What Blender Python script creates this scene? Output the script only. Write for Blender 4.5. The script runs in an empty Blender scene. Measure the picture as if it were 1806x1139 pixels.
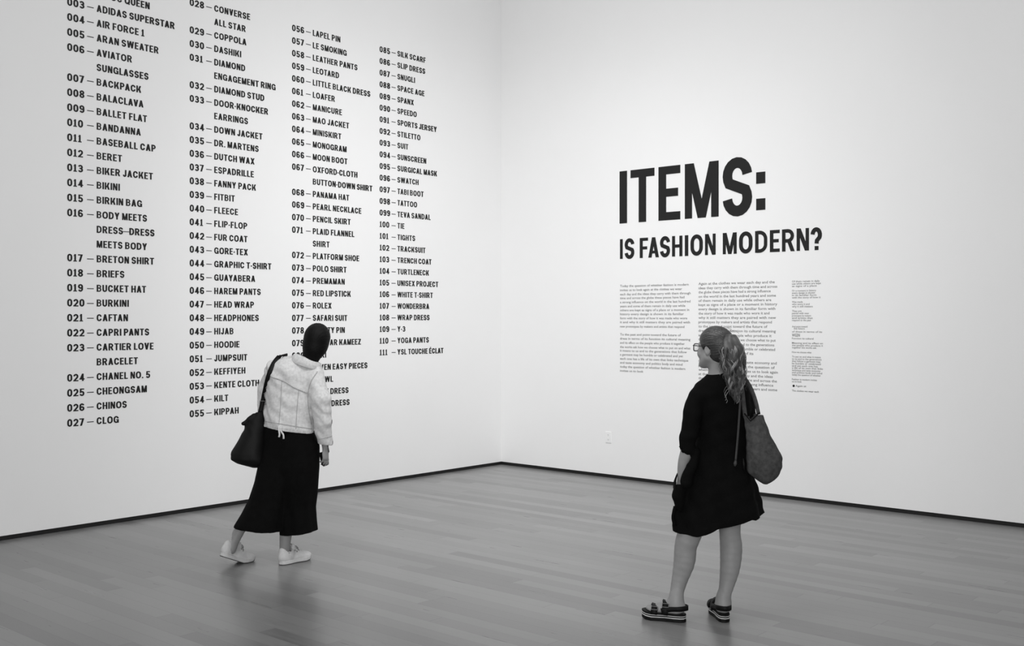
import bpy, math, random
import numpy as np
from mathutils import Vector, Matrix

# ------------------------------------------------------------------ camera, light, exposure
F_PX, HZ, CX, CAM_H = 1889.0, 562.0, 903.0, 1.65
scene = bpy.context.scene
col = scene.collection
cam_data = bpy.data.cameras.new('camera')
cam_data.sensor_width = 36.0
cam_data.lens = F_PX / 1806 * 36.0
cam_data.shift_y = -7.5 / 1806
cam = bpy.data.objects.new('camera', cam_data)
cam.location = (0, 0, CAM_H)
cam.rotation_euler = (math.pi / 2, 0, 0)
col.objects.link(cam)
scene.camera = cam
vs = scene.view_settings
vs.view_transform = 'Standard'
vs.look = 'None'
vs.gamma = 1.0
vs.use_curve_mapping = False
vs.exposure = 0.0

world = bpy.data.worlds.new('world')
scene.world = world
world.use_nodes = True
world.node_tree.nodes['Background'].inputs[0].default_value = (1, 1, 1, 1)
world.node_tree.nodes['Background'].inputs[1].default_value = 0.3


def area_light(name, loc, target, sx, sy, power, spread=180):
    d = bpy.data.lights.new(name, 'AREA')
    d.shape = 'RECTANGLE'
    d.size, d.size_y = sx, sy
    d.energy = power
    d.spread = math.radians(spread)
    o = bpy.data.objects.new(name, d)
    o.location = loc
    o.rotation_euler = (Vector(target) - Vector(loc)).to_track_quat('-Z', 'Y').to_euler()
    col.objects.link(o)
    return o


# gallery wall washers below the ceiling, with added fills for the corner and from behind the camera
area_light('wall_washer', (1.5, 5.5, 4.8), (-1.8, 9.6, 1.2), 3.0, 1.0, 46, 120)
area_light('wall_washer', (-0.8, 5.0, 4.8), (2.6, 9.7, 1.4), 3.0, 1.0, 51, 120)
area_light('corner_fill', (0.0, 7.0, 5.6), (-0.1, 11.3, 0.2), 1.6, 1.0, 23, 80)  # added fill, brightens the walls and floor low in the corner
area_light('ceiling_wash', (-0.1, 9.0, 7.2), (-0.1, 9.01, 0), 4.0, 4.0, 25, 120)
area_light('rear_fill', (-1.0, -3.0, 2.2), (-1.0, 9.0, 2.0), 6.0, 3.0, 345, 180)  # added broad fill from behind the camera, lifts the lower walls

# ------------------------------------------------------------------ room axes
D = 12.13
CORNER = np.array([(884 - CX) / F_PX * D, D, 0.0])
U_L = np.array([-0.6617, -0.7498, 0.0])      # along the left wall, from the corner towards us
U_R = np.array([0.7498, -0.6617, 0.0])       # along the right wall
N_L, N_R = U_R.copy(), U_L.copy()            # normals into the room
ZUP = np.array([0, 0, 1.0])


def at(px, py, Y):
    return np.array([(px - CX) / F_PX * Y, Y, CAM_H - (py - HZ) / F_PX * Y])


def s_left(px):
    return (D - D * 1686 / (2570 - px)) / 0.7498


def r_right(px):
    return (D - D * 2122 / (px + 1238)) / 0.6617


def z_left(px, py):
    return CAM_H - (py - HZ) / F_PX * (D * 1686 / (2570 - px))


def z_right(px, py):
    return CAM_H - (py - HZ) / F_PX * (D * 2122 / (px + 1238))


# ------------------------------------------------------------------ materials
def lin(v):
    v = v / 255.0
    return v / 12.92 if v <= 0.04045 else ((v + 0.055) / 1.055) ** 2.4


def mat(name, g, rough=0.7, spec=0.3, noise=0.0, nscale=30.0, bump=0.0, bscale=200.0, stretch=None, sheen=0.0):
    """grey procedural material; g is the sRGB grey of the material, noise the relative tone variation"""
    m = bpy.data.materials.new(name)
    m.use_nodes = True
    nt = m.node_tree
    b = nt.nodes['Principled BSDF']
    b.inputs['Roughness'].default_value = rough
    b.inputs['Specular IOR Level'].default_value = spec
    b.inputs['Sheen Weight'].default_value = sheen
    v = lin(g)
    tc = nt.nodes.new('ShaderNodeTexCoord')
    mp = nt.nodes.new('ShaderNodeMapping')
    if stretch:
        mp.inputs['Scale'].default_value = stretch
    nt.links.new(tc.outputs['Object'], mp.inputs['Vector'])
    n1 = nt.nodes.new('ShaderNodeTexNoise')
    n1.inputs['Scale'].default_value = nscale
    n1.inputs['Detail'].default_value = 4
    nt.links.new(mp.outputs[0], n1.inputs['Vector'])
    mr = nt.nodes.new('ShaderNodeMapRange')
    mr.inputs['From Min'].default_value = 0.3
    mr.inputs['From Max'].default_value = 0.7
    mr.inputs['To Min'].default_value = v * (1 - noise)
    mr.inputs['To Max'].default_value = v * (1 + noise)
    nt.links.new(n1.outputs['Fac'], mr.inputs['Value'])
    nt.links.new(mr.outputs[0], b.inputs['Base Color'])
    if bump > 0:
        n2 = nt.nodes.new('ShaderNodeTexNoise')
        n2.inputs['Scale'].default_value = bscale
        n2.inputs['Detail'].default_value = 3
        nt.links.new(mp.outputs[0], n2.inputs['Vector'])
        bp = nt.nodes.new('ShaderNodeBump')
        bp.inputs['Strength'].default_value = 1.0
        bp.inputs['Distance'].default_value = bump
        nt.links.new(n2.outputs['Fac'], bp.inputs['Height'])
        nt.links.new(bp.outputs[0], b.inputs['Normal'])
    return m


def floor_material():
    m = bpy.data.materials.new('floorboards')
    m.use_nodes = True
    nt = m.node_tree
    N, L = nt.nodes, nt.links
    b = N['Principled BSDF']

    def M(op, a, bb=None, c=None):
        n = N.new('ShaderNodeMath')
        n.operation = op
        for i, v in enumerate((a, bb, c)):
            if v is None:
                continue
            if isinstance(v, (int, float)):
                n.inputs[i].default_value = v
            else:
                L.new(v, n.inputs[i])
        return n.outputs[0]

    tc = N.new('ShaderNodeTexCoord')
    sp = N.new('ShaderNodeSeparateXYZ')
    L.new(tc.outputs['Object'], sp.inputs[0])
    x, y = sp.outputs[0], sp.outputs[1]
    W, LEN = 0.105, 1.7
    row = M('FLOOR', M('DIVIDE', y, W))
    w1 = N.new('ShaderNodeTexWhiteNoise')
    w1.noise_dimensions = '1D'
    L.new(row, w1.inputs['W'])
    xo = M('DIVIDE', M('ADD', x, M('MULTIPLY', w1.outputs['Value'], 7.3)), LEN)
    colm = M('FLOOR', xo)
    cv = N.new('ShaderNodeCombineXYZ')
    L.new(row, cv.inputs[0])
    L.new(colm, cv.inputs[1])
    w2 = N.new('ShaderNodeTexWhiteNoise')
    w2.noise_dimensions = '2D'
    L.new(cv.outputs[0], w2.inputs['Vector'])
    tone = M('MULTIPLY', M('SUBTRACT', w2.outputs['Value'], 0.5), 0.40)
    # long grain
    mp = N.new('ShaderNodeMapping')
    mp.inputs['Scale'].default_value = (1.2, 26.0, 1)
    L.new(tc.outputs['Object'], mp.inputs['Vector'])
    addv = N.new('ShaderNodeVectorMath')
    addv.operation = 'ADD'
    L.new(mp.outputs[0], addv.inputs[0])
    L.new(w2.outputs['Color'], addv.inputs[1])
    n1 = N.new('ShaderNodeTexNoise')
    n1.inputs['Scale'].default_value = 2.0
    n1.inputs['Detail'].default_value = 5
    L.new(addv.outputs[0], n1.inputs['Vector'])
    grain = M('MULTIPLY', M('SUBTRACT', n1.outputs['Fac'], 0.5), 0.35)
    # worn traffic patches
    n3 = N.new('ShaderNodeTexNoise')
    n3.inputs['Scale'].default_value = 0.9
    L.new(tc.outputs['Object'], n3.inputs['Vector'])
    wear = M('MULTIPLY', M('SUBTRACT', n3.outputs['Fac'], 0.5), 0.22)
    # seams
    fy = M('FRACT', M('DIVIDE', y, W))
    sy = M('LESS_THAN', M('ABSOLUTE', M('SUBTRACT', fy, 0.5)), 0.485)
    fx = M('FRACT', xo)
    sx = M('LESS_THAN', M('ABSOLUTE', M('SUBTRACT', fx, 0.5)), 0.4985)
    seam = M('ADD', 0.72, M('MULTIPLY', M('MULTIPLY', sx, sy), 0.28))
    val = M('MULTIPLY', M('MULTIPLY', M('ADD', 1.0, M('ADD', tone, M('ADD', grain, wear))), seam), 0.185)
    L.new(val, b.inputs['Base Color'])
    rough = M('ADD', 0.30, M('MULTIPLY', M('SUBTRACT', n1.outputs['Fac'], 0.5), 0.12))
    L.new(rough, b.inputs['Roughness'])
    b.inputs['Specular IOR Level'].default_value = 0.65
    bp = N.new('ShaderNodeBump')
    bp.inputs['Strength'].default_value = 0.25
    bp.inputs['Distance'].default_value = 0.001
    L.new(M('ADD', M('MULTIPLY', n1.outputs['Fac'], 0.4), seam), bp.inputs['Height'])
    L.new(bp.outputs[0], b.inputs['Normal'])
    return m


WALL = mat('wall_paint', 236, 0.75, 0.2, 0.006, 1.5, 0.0004, 90)
FLOOR = floor_material()
BASE = mat('black_base', 26, 0.6, 0.3, 0.1, 20)
VINYL = mat('black_vinyl', 24, 0.55, 0.3, 0.05, 20)
PRINT = mat('grey_print', 112, 0.7, 0.1, 0.05, 20)
PLASTIC = mat('white_plastic', 238, 0.35, 0.5, 0.01, 20)
SLOT = mat('socket_slot', 70, 0.6, 0.2, 0.05, 50)
SKIN = mat('skin', 146, 0.5, 0.35, 0.06, 18, 0.0003, 350)
HAIRD = mat('dark_hair', 9, 0.6, 0.15, 0.4, 14, 0.0012, 60, (1, 1, 0.3))
HAIRB = mat('brown_hair', 48, 0.42, 0.45, 0.35, 30, 0.0008, 90, (1, 1, 0.4))
HAIRM = mat('mid_hair', 74, 0.42, 0.45, 0.4, 24, 0.0006, 90)
HAIRL = mat('fair_hair', 128, 0.4, 0.5, 0.45, 22, 0.0, 90)
DENIM = mat('pale_denim', 206, 0.85, 0.15, 0.13, 55, 0.0007, 260)
DENIMS = mat('denim_seam', 172, 0.9, 0.1, 0.2, 160, 0.0006, 300)
BLACK = mat('black_cloth', 9, 0.9, 0.1, 0.2, 25, 0.0006, 240)
BLACK2 = mat('black_jersey', 9, 0.9, 0.1, 0.2, 25, 0.0006, 240)
LEATHER = mat('black_leather', 9, 0.6, 0.22, 0.2, 20, 0.0006, 120)
FELT = mat('grey_brown_felt', 72, 0.9, 0.15, 0.28, 45, 0.0012, 150)
STRAP = mat('brown_strap', 62, 0.7, 0.25, 0.15, 60)
LINING = mat('dark_lining', 22, 0.9, 0.1, 0.2, 40)
METAL = mat('buckle_metal', 105, 0.3, 0.6, 0.05, 50)
CANVAS = mat('white_canvas', 205, 0.75, 0.2, 0.05, 60, 0.0005, 220)
RUBBER = mat('white_rubber', 200, 0.6, 0.3, 0.05, 60)
RUBGREY = mat('grey_rubber', 70, 0.7, 0.2, 0.1, 60)
LACE = mat('grey_lace', 110, 0.9, 0.1, 0.2, 80)
FRAME = mat('dark_frame', 22, 0.3, 0.5, 0.05, 60)
EYEW = mat('eye_white', 215, 0.25, 0.5, 0.02, 20)
IRIS = mat('iris', 40, 0.25, 0.5, 0.2, 90)
LIP = mat('lip', 118, 0.5, 0.3, 0.05, 60)
PHONE = mat('black_phone', 16, 0.25, 0.5, 0.05, 20)
GLASSM = bpy.data.materials.new('lens_glass')
GLASSM.use_nodes = True
_b = GLASSM.node_tree.nodes['Principled BSDF']
_b.inputs['Transmission Weight'].default_value = 1.0
_b.inputs['Roughness'].default_value = 0.02
_b.inputs['IOR'].default_value = 1.1


# ------------------------------------------------------------------ object helpers
def link(name, me, material=None, parent=None, smooth=True):
    o = bpy.data.objects.new(name, me)
    col.objects.link(o)
    if material is not None:
        me.materials.append(material)
    if parent is not None:
        o.parent = parent
        if parent.type == 'EMPTY':
            o.matrix_parent_inverse = Matrix.Translation(parent.location).inverted()
    if smooth:
        me.polygons.foreach_set('use_smooth', np.ones(len(me.polygons), dtype=bool))
    return o


def mesh(name, verts, faces, material=None, parent=None, smooth=False):
    me = bpy.data.meshes.new(name)
    me.from_pydata([tuple(map(float, v)) for v in verts], [], [tuple(map(int, q)) for q in faces])
    me.validate()
    me.update()
    return link(name, me, material, parent, smooth)


def tag(o, label, cat, group=None, kind=None):
    if label:
        o['label'] = label
    if cat:
        o['category'] = cat
    if group:
        o['group'] = group
    if kind:
        o['kind'] = kind
    return o


def empty(name, loc, label, cat, group=None):
    o = bpy.data.objects.new(name, None)
    o.location = tuple(map(float, loc))
    o.empty_display_size = 0.1
    col.objects.link(o)
    return tag(o, label, cat, group)


class MB:
    def __init__(self):
        self.v, self.f = [], []

    def add(self, vs, fs):
        n = len(self.v)
        self.v += [np.asarray(p, float) for p in vs]
        self.f += [tuple(i + n for i in q) for q in fs]

    def box(self, c, ax, ay, az):
        """centre and three half-axis vectors"""
        c, ax, ay, az = map(lambda q: np.asarray(q, float), (c, ax, ay, az))
        vs = [c + i * ax + j * ay + k * az for k in (-1, 1) for j in (-1, 1) for i in (-1, 1)]
        self.add(vs, [(0, 2, 3, 1), (4, 5, 7, 6), (0, 1, 5, 4), (2, 6, 7, 3), (0, 4, 6, 2), (1, 3, 7, 5)])

    def tube(self, pts, rad, n=8, cap=True):
        pts = [np.asarray(p, float) for p in pts]
        if np.isscalar(rad):
            rad = [rad] * len(pts)
        t0 = pts[1] - pts[0]
        ref = np.array([0, 0, 1.0]) if abs(t0[2]) < 0.9 * np.linalg.norm(t0) else np.array([1.0, 0, 0])
        vs, fs = [], []
        for i, p in enumerate(pts):
            t = pts[min(i + 1, len(pts) - 1)] - pts[max(i - 1, 0)]
            t = t / (np.linalg.norm(t) + 1e-9)
            a = np.cross(t, ref)
            if np.linalg.norm(a) < 1e-4:
                a = np.cross(t, np.array([0.3, 1, 0.2]))
            a /= np.linalg.norm(a)
            b = np.cross(t, a)
            ref = np.cross(a, t)
            for k in range(n):
                an = 2 * math.pi * k / n
                vs.append(p + rad[i] * (math.cos(an) * a + math.sin(an) * b))
        for i in range(len(pts) - 1):
            for k in range(n):
                fs.append((i * n + k, i * n + (k + 1) % n, (i + 1) * n + (k + 1) % n, (i + 1) * n + k))
        if cap:
            fs.append(tuple(range(n))[::-1])
            fs.append(tuple((len(pts) - 1) * n + k for k in range(n)))
        self.add(vs, fs)

    def ribbon(self, pts, widths, thick, side=None, normal=None):
        """a band of rectangular section along pts; side(s) = width direction per point"""
        pts = [np.asarray(p, float) for p in pts]
        n = len(pts)
        vs, fs = [], []
        for i, p in enumerate(pts):
            t = pts[min(i + 1, n - 1)] - pts[max(i - 1, 0)]
            t /= np.linalg.norm(t) + 1e-9
            s = np.asarray(side[i] if isinstance(side, list) else side, float)
            s = s - t * np.dot(s, t)
            s /= np.linalg.norm(s) + 1e-9
            nn = np.cross(t, s)
            w = widths[i] if isinstance(widths, (list, tuple)) else widths
            for a, b in ((-1, -1), (1, -1), (1, 1), (-1, 1)):
                vs.append(p + a * s * w / 2 + b * nn * thick / 2)
        for i in range(n - 1):
            for k in range(4):
                fs.append((i * 4 + k, i * 4 + (k + 1) % 4, (i + 1) * 4 + (k + 1) % 4, (i + 1) * 4 + k))
        fs.append((3, 2, 1, 0))
        fs.append(tuple((n - 1) * 4 + k for k in range(4)))
        self.add(vs, fs)

    def build(self, name, material, parent=None, smooth=False):
        return mesh(name, self.v, self.f, material, parent, smooth)


def spline(pts, n):
    """Catmull-Rom through pts, n samples"""
    P = np.array(pts, float)
    P = np.vstack([2 * P[0] - P[1], P, 2 * P[-1] - P[-2]])
    out = []
    m = len(P) - 3
    for u in np.linspace(0, m - 1e-6, n):
        i = int(u)
        t = u - i
        a, b, c, d = P[i:i + 4]
        out.append(0.5 * (2 * b + (c - a) * t + (2 * a - 5 * b + 4 * c - d) * t * t + (3 * b - a - 3 * c + d) * t ** 3))
    return np.array(out)


# ------------------------------------------------------------------ setting
def wall_box(name, u, n, length, z0, z1, back, thick, material, start=0.0):
    m = MB()
    c = CORNER + u * (start + length) / 2 - n * (back + thick / 2) + ZUP * (z0 + z1) / 2
    m.box(c, u * (length - start) / 2, -n * thick / 2, ZUP * (z1 - z0) / 2)
    return tag(m.build(name, material), None, None, None, 'structure')


wall_box('wall_left', U_L, N_L, 9.5, 0.034, 6.8, 0.0, 0.15, WALL, -0.15)
wall_box('wall_right', U_R, N_R, 8.5, 0.034, 6.8, 0.0, 0.15, WALL, -0.15)
wall_box('baseboard_left', U_L, N_L, 9.5, -0.005, 0.034, 0.004, 0.10, BASE, -0.1)
wall_box('baseboard_right', U_R, N_R, 8.5, -0.005, 0.034, 0.004, 0.10, BASE, -0.1)
fm = MB()
fm.box((4.3, -5.5, -0.05), (5.0, 0, 0), (0, 6.0, 0), (0, 0, 0.05))
fl = tag(fm.build('floor', FLOOR), None, None, None, 'structure')
fl.location = tuple(CORNER)
fl.rotation_euler = (0, 0, math.atan2(U_R[1], U_R[0]))

# power outlet low on the right wall
ro = r_right(1073.5)
zo = z_right(1073.5, 771)
oc = CORNER + U_R * ro + ZUP * zo
outlet = empty('wall_outlet', oc - ZUP * 0.06, 'white electrical outlet low on the right wall beside the corner', 'outlet')
m = MB()
hw, hh, dp = 0.036, 0.058, 0.006
vs_ = []
for k, (sc_, dd) in enumerate(((1, 0), (1, dp * 0.6), (0.93, dp))):
    for a, b in ((-1, -1), (1, -1), (1, 1), (-1, 1)):
        vs_.append(oc + U_R * a * hw * sc_ + ZUP * b * (hh - (1 - sc_) * hw) + N_R * (dd + 0.0002))
m.add(vs_, [(8, 9, 10, 11)] + [(r * 4 + k, r * 4 + (k + 1) % 4, r * 4 + 4 + (k + 1) % 4, r * 4 + 4 + k) for r in (0, 1) for k in range(4)])
m.build('cover_plate', PLASTIC, outlet)
for sg in (-1, 1):
    m = MB()
    cc = oc + ZUP * sg * 0.024 + N_R * (dp + 0.001)
    ring = [cc + U_R * 0.017 * math.cos(t) + ZUP * 0.0145 * max(-0.85, min(0.85, math.sin(t))) for t in np.linspace(0, 2 * math.pi, 25)[:-1]]
    m.add(ring + [p - N_R * 0.001 for p in ring], [tuple(range(24))] + [(k, (k + 1) % 24, 24 + (k + 1) % 24, 24 + k) for k in range(24)])
    so = m.build('socket', PLASTIC, outlet)
    m = MB()
    for dx, hgt in ((-0.006, 0.0045), (0.006, 0.0035)):
        m.box(cc + U_R * dx + ZUP * 0.003 + N_R * 0.0004, U_R * 0.0012, N_R * 0.0004, ZUP * hgt)
    m.box(cc - ZUP * 0.007 + N_R * 0.0004, U_R * 0.002, N_R * 0.0004, ZUP * 0.002)
    m.build('slot', SLOT, so)

# ------------------------------------------------------------------ lettering: a bold gothic alphabet
T = 0.188      # stroke of the list lettering; the headline uses a slightly lighter cut


def arc(cx, cy, rx, ry, a0, a1, n=9):
    return [(cx + rx * math.cos(math.radians(a)), cy + ry * math.sin(math.radians(a))) for a in np.linspace(a0, a1, n)]


def stroke(pts, t=T, closed=False):
    P = [np.array(p, float) for p in pts]
    Q = [P[0]]
    for p in P[1:]:
        if np.linalg.norm(p - Q[-1]) > 1e-5:
            Q.append(p)
    P = Q
    n = len(P)
    if closed and np.linalg.norm(P[0] - P[-1]) < 1e-5:
        P = P[:-1]
        n -= 1
    L, R = [], []
    for i in range(n):
        if closed:
            a, b, c = P[i - 1], P[i], P[(i + 1) % n]
        else:
            a, b, c = P[max(i - 1, 0)], P[i], P[min(i + 1, n - 1)]
        d1 = b - a if np.linalg.norm(b - a) > 0 else c - b
        d2 = c - b if np.linalg.norm(c - b) > 0 else b - a
        d1 = d1 / np.linalg.norm(d1)
        d2 = d2 / np.linalg.norm(d2)
        n1 = np.array([-d1[1], d1[0]])
        n2 = np.array([-d2[1], d2[0]])
        mm = n1 + n2
        mm /= np.linalg.norm(mm) + 1e-9
        k = min(1.6, 1 / max(0.3, np.dot(mm, n1)))
        L.append(b + mm * k * t / 2)
        R.append(b - mm * k * t / 2)
    out = []
    for i in range(n if closed else n - 1):
        j = (i + 1) % n
        out.append([R[i], R[j], L[j], L[i]])
    return out


def rect(x0, y0, x1, y1):
    return [[(x0, y0), (x1, y0), (x1, y1), (x0, y1)]]


def leg(xb, xt, w, y0=0.0, y1=1.0):
    """slanted bar cut level at both ends, left edge from (xb,y0) to (xt,y1)"""
    return [[(xb, y0), (xb + w, y0), (xt + w, y1), (xt, y1)]]


GW = dict(zip('ABCDEFGHIJKLMNOPQRSTUVWXYZ', (.62, .59, .62, .61, .475, .47, .65, .585, .165, .45, .62, .455, .70, .575, .68, .57, .68, .615, .56, .542, .585, .61, .9, .62, .61, .54)))
GW.update({c: .56 for c in '0123456789'})
GW.update({'1': .40, '4': .58, '7': .52, ':': .175, '?': .513, '.': .17, '-': .2, '_': .80, ' ': .16, 'É': .475})
_G = {}


def ring_(W, y0=0.0, y1=1.0, t=T, ry=None):
    h = t / 2
    rx = W / 2 - h
    ry = min(0.30, (y1 - y0) / 2 - h) if ry is None else ry
    return stroke(arc(W / 2, y1 - h - ry, rx, ry, 0, 180, 13) + arc(W / 2, y0 + h + ry, rx, ry, 180, 360, 13), t, True)


def glyph(c):
    if c in _G:
        return _G[c]
    W = GW[c]
    t, h = T, T / 2
    th = 0.15
    bar = lambda y, x0=0.0, x1=None: rect(x0, y, W if x1 is None else x1, y + th)
    V = lambda x=0.0, y0=0.0, y1=1.0: rect(x, y0, x + t, y1)
    d = 1.12 * t
    rx = W / 2 - h
    g = []
    if c == 'I':
        g = V()
    elif c in 'EÉ':
        g = V() + bar(0) + bar(1 - th) + bar(.435, 0, W * .9)
        if c == 'É':
            g = g + [[(W * .35, 1.06), (W * .62, 1.06), (W * .85, 1.25), (W * .5, 1.25)]]
    elif c == 'F':
        g = V() + bar(1 - th) + bar(.42, 0, W * .9)
    elif c == 'H':
        g = V() + V(W - t) + bar(.43)
    elif c == 'L':
        g = V() + bar(0)
    elif c == 'T':
        g = V(W / 2 - h) + bar(1 - th)
    elif c == 'A':
        g = leg(0, W / 2 - d / 2, d) + leg(W - d, W / 2 - d / 2, d) + rect(W * .22, .2, W * .78, .2 + th * .9)
    elif c == 'V':
        g = leg(W / 2 - d / 2, 0, d) + leg(W / 2 - d / 2, W - d, d)
    elif c == 'W':
        q = W / 4
        e = d * .92
        g = leg(q - e / 2 + .01, 0, e) + leg(q - e / 2 + .01, W / 2 - e / 2, e) + leg(3 * q - e / 2 - .01, W / 2 - e / 2, e) + leg(3 * q - e / 2 - .01, W - e, e)
    elif c == 'M':
        e = t * .95
        g = rect(0, 0, t * .9, 1) + rect(W - t * .9, 0, W, 1) + leg(W / 2 - e / 2, 0.02, e * 1.05) + leg(W / 2 - e / 2, W - .02 - e * 1.05, e * 1.05)
    elif c == 'N':
        g = rect(0, 0, t * .92, 1) + rect(W - t * .92, 0, W, 1) + leg(W - d, 0, d)
    elif c == 'X':
        g = leg(0, W - d, d) + leg(W - d, 0, d)
    elif c == 'Y':
        g = leg(W / 2 - d / 2, 0, d, .4) + leg(W / 2 - d / 2, W - d, d, .4) + rect(W / 2 - h, 0, W / 2 + h, .45)
    elif c == 'Z':
        g = bar(0) + bar(1 - th) + leg(0, W - d * 1.1, d * 1.1, th * .5, 1 - th * .5)
    elif c == 'K':
        g = V() + leg(t * .8, W - d - .01, d, .30, 1) + [[(t * 1.5, .50), (W - d * 1.05, 0), (W, 0), (t * 2.3, .66)]]
    elif c == 'O' or c == '0':
        g = ring_(W, -.012, 1.012)
    elif c == 'Q':
        g = ring_(W, -.012, 1.012) + [[(W * .5, .24), (W * .82, -.08), (W * 1.0, .02), (W * .66, .34)]]
    elif c == 'C':
        g = stroke(arc(W / 2, 1 - h - .3, rx, .3, 8, 180, 12) + arc(W / 2, h + .3, rx, .3, 180, 352, 12))
    elif c == 'G':
        g = stroke(arc(W / 2, 1 - h - .3, rx, .3, 8, 180, 12) + arc(W / 2, h + .3, rx, .3, 180, 345, 12)) + rect(W - t, 0.02, W, .52) + rect(W * .52, .39, W, .52)
    elif c == 'S':
        ry = (.5 + .012 - h * .6) / 2
        ys = 1.012 - h - ry
        yb = -.012 + h + ry
        g = stroke(arc(W / 2, ys, rx, ry, 5, 215, 13) + arc(W / 2, yb, rx, ry, 35, -175, 13))
    elif c == 'D':
        q = .30
        g = V() + stroke([(h, 1 - th / 2)] + arc(W - h - q, 1 - th / 2 - .3, q, .3, 90, 0) + arc(W - h - q, th / 2 + .3, q, .3, 0, -90) + [(h, th / 2)], t * .97)
    elif c == 'B':
        q, r1 = .2, (.5 + .03 - th / 2) / 2
        r2 = (.53 - th / 2) / 2
        g = V() + stroke([(h, 1 - th / 2)] + arc(W - h - q - .02, 1 - th / 2 - r2 + .03, q, r2 - .03, 90, -90, 11) + [(h, 1 - th / 2 - 2 * (r2 - .03) + .03)], th) \
            + stroke([(h, th / 2 + 2 * r1)] + arc(W - h - q, th / 2 + r1, q, r1, 90, -90, 11) + [(h, th / 2)], th)
    elif c == 'P':
        q, r1 = .22, .235
        g = V() + stroke([(h, 1 - th / 2)] + arc(W - h - q, 1 - th / 2 - r1, q, r1, 90, -90, 11) + [(h, 1 - th / 2 - 2 * r1)], t * .95)
    elif c == 'R':
        q, r1 = .22, .225
        g = V() + stroke([(h, 1 - th / 2)] + arc(W - h - q - .03, 1 - th / 2 - r1, q, r1, 90, -90, 11) + [(h, 1 - th / 2 - 2 * r1)], t * .95) \
            + [[(W - d * 1.02, 0), (W, 0), (W * .68, .5), (W * .68 - d * .98, .5)]]
    elif c == 'U':
        g = stroke([(h, 1), (h, h + .28)] + arc(W / 2, h + .27 - .012, rx, .27, 180, 360, 13) + [(W - h, 1)])
    elif c == 'J':
        g = stroke([(W - h, 1)] + arc(W / 2, h + .2 - .012, rx, .2, 0, -180, 12) + [(h, .3)])
    elif c == '1':
        g = rect(W * .5 - h, 0, W * .5 + h, 1) + [[(0, .72), (W * .5, .78), (W * .5, 1), (W * .32, .93)]] + rect(0, 0, W, th * .85)
    elif c == '2':
        g = stroke(arc(W / 2, 1 - h - .25, rx, .25, 175, -35, 12) + [(h * 1.3, th * .7)]) + bar(0)
    elif c == '3':
        r = (.5 + .03 - h) / 2
        g = stroke(arc(W / 2 - .01, 1 - h - .215, rx - .01, .215, 165, -90, 12)) + stroke(arc(W / 2, h + r - .01, rx, r, 95, -165, 12)) + rect(W * .3, .46, W * .6, .46 + th)
    elif c == '4':
        g = rect(W - t * 1.55, 0, W - t * .55, 1) + bar(.2) + [[(0, .2), (d, .2), (W - t * .6, 1), (W - t * 1.5, 1)]]
    elif c == '5':
        g = bar(1 - th, .06, W * .95) + [[(.03, .42), (.03 + t * .95, .42), (.07 + t * .9, 1), (.07, 1)]] + stroke(arc(W / 2, h + .24 - .01, rx, .25, 120, -165, 14))
    elif c == '6':
        g = ring_(W, -.012, .62) + stroke(arc(W / 2, 1 - h - .25, rx, .26, 20, 180, 10) + [(h, .35)])
    elif c == '9':
        g = ring_(W, .38, 1.012) + stroke(arc(W / 2, h + .25, rx, .26, 200, 360, 10) + [(W - h, .65)])
    elif c == '7':
        g = bar(1 - th) + leg(W * .14, W - d, d, 0, 1 - th * .5)
    elif c == '8':
        g = ring_(W, -.012, .57) + [[(p[0] * .94 + W * .03, p[1]) for p in q] for q in ring_(W, .45, 1.012)]
    elif c == ':':
        g = rect(0, .06, W, .26) + rect(0, .52, W, .72)
    elif c == '.':
        g = rect(0, 0, W, .17)
    elif c == '-':
        g = rect(0, .34, W, .5)
    elif c == '_':
        g = rect(0, .38, W, .47)
    elif c == '?':
        g = stroke(arc(W / 2, 1 - h - .24, rx, .24, 175, -30, 12) + [(W * .56, .42), (W * .53, .29)]) + rect(W * .36, 0, W * .36 + t * 1.05, .18)
    _G[c] = g
    return g


TIGHT = set('ATVYLF')


def layout(text, xs, gap=0.125):
    """glyph quads of one line, unit cap height, x scaled by xs"""
    x, out = 0.0, []
    prev = None
    for c in text:
        if c == ' ':
            x += .36
            prev = None
            continue
        if prev == '_' or c == '_':
            x += .02
        elif prev is not None:
            x += gap - (.05 if (prev in TIGHT and c in 'AVYTJ') or (c in TIGHT and prev in 'AVYTP' and c != 'L' and c != 'F') else 0)
        for q in glyph(c):
            out.append([((x + p[0]) * xs, p[1]) for p in q])
        x += GW[c]
        prev = c
    return out, x * xs


def letter_mesh(quads, org, ux, n, thick=0.0015):
    """quads in metres on a wall -> raised vinyl shapes"""
    m = MB()
    for qi, q in enumerate(quads):
        th_ = thick + qi * 1.5e-5
        a = 0
        for i in range(len(q)):
            x1, y1 = q[i]
            x2, y2 = q[(i + 1) % len(q)]
            a += x1 * y2 - x2 * y1
        if a < 0:
            q = q[::-1]
        k = len(q)
        top = [org + ux * p[0] + ZUP * p[1] + n * th_ for p in q]
        bot = [org + ux * p[0] + ZUP * p[1] for p in q]
        m.add(top + bot, [tuple(range(k))] + [(k + i, k + (i + 1) % k, (i + 1) % k, i) for i in range(k)])
    return m


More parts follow.
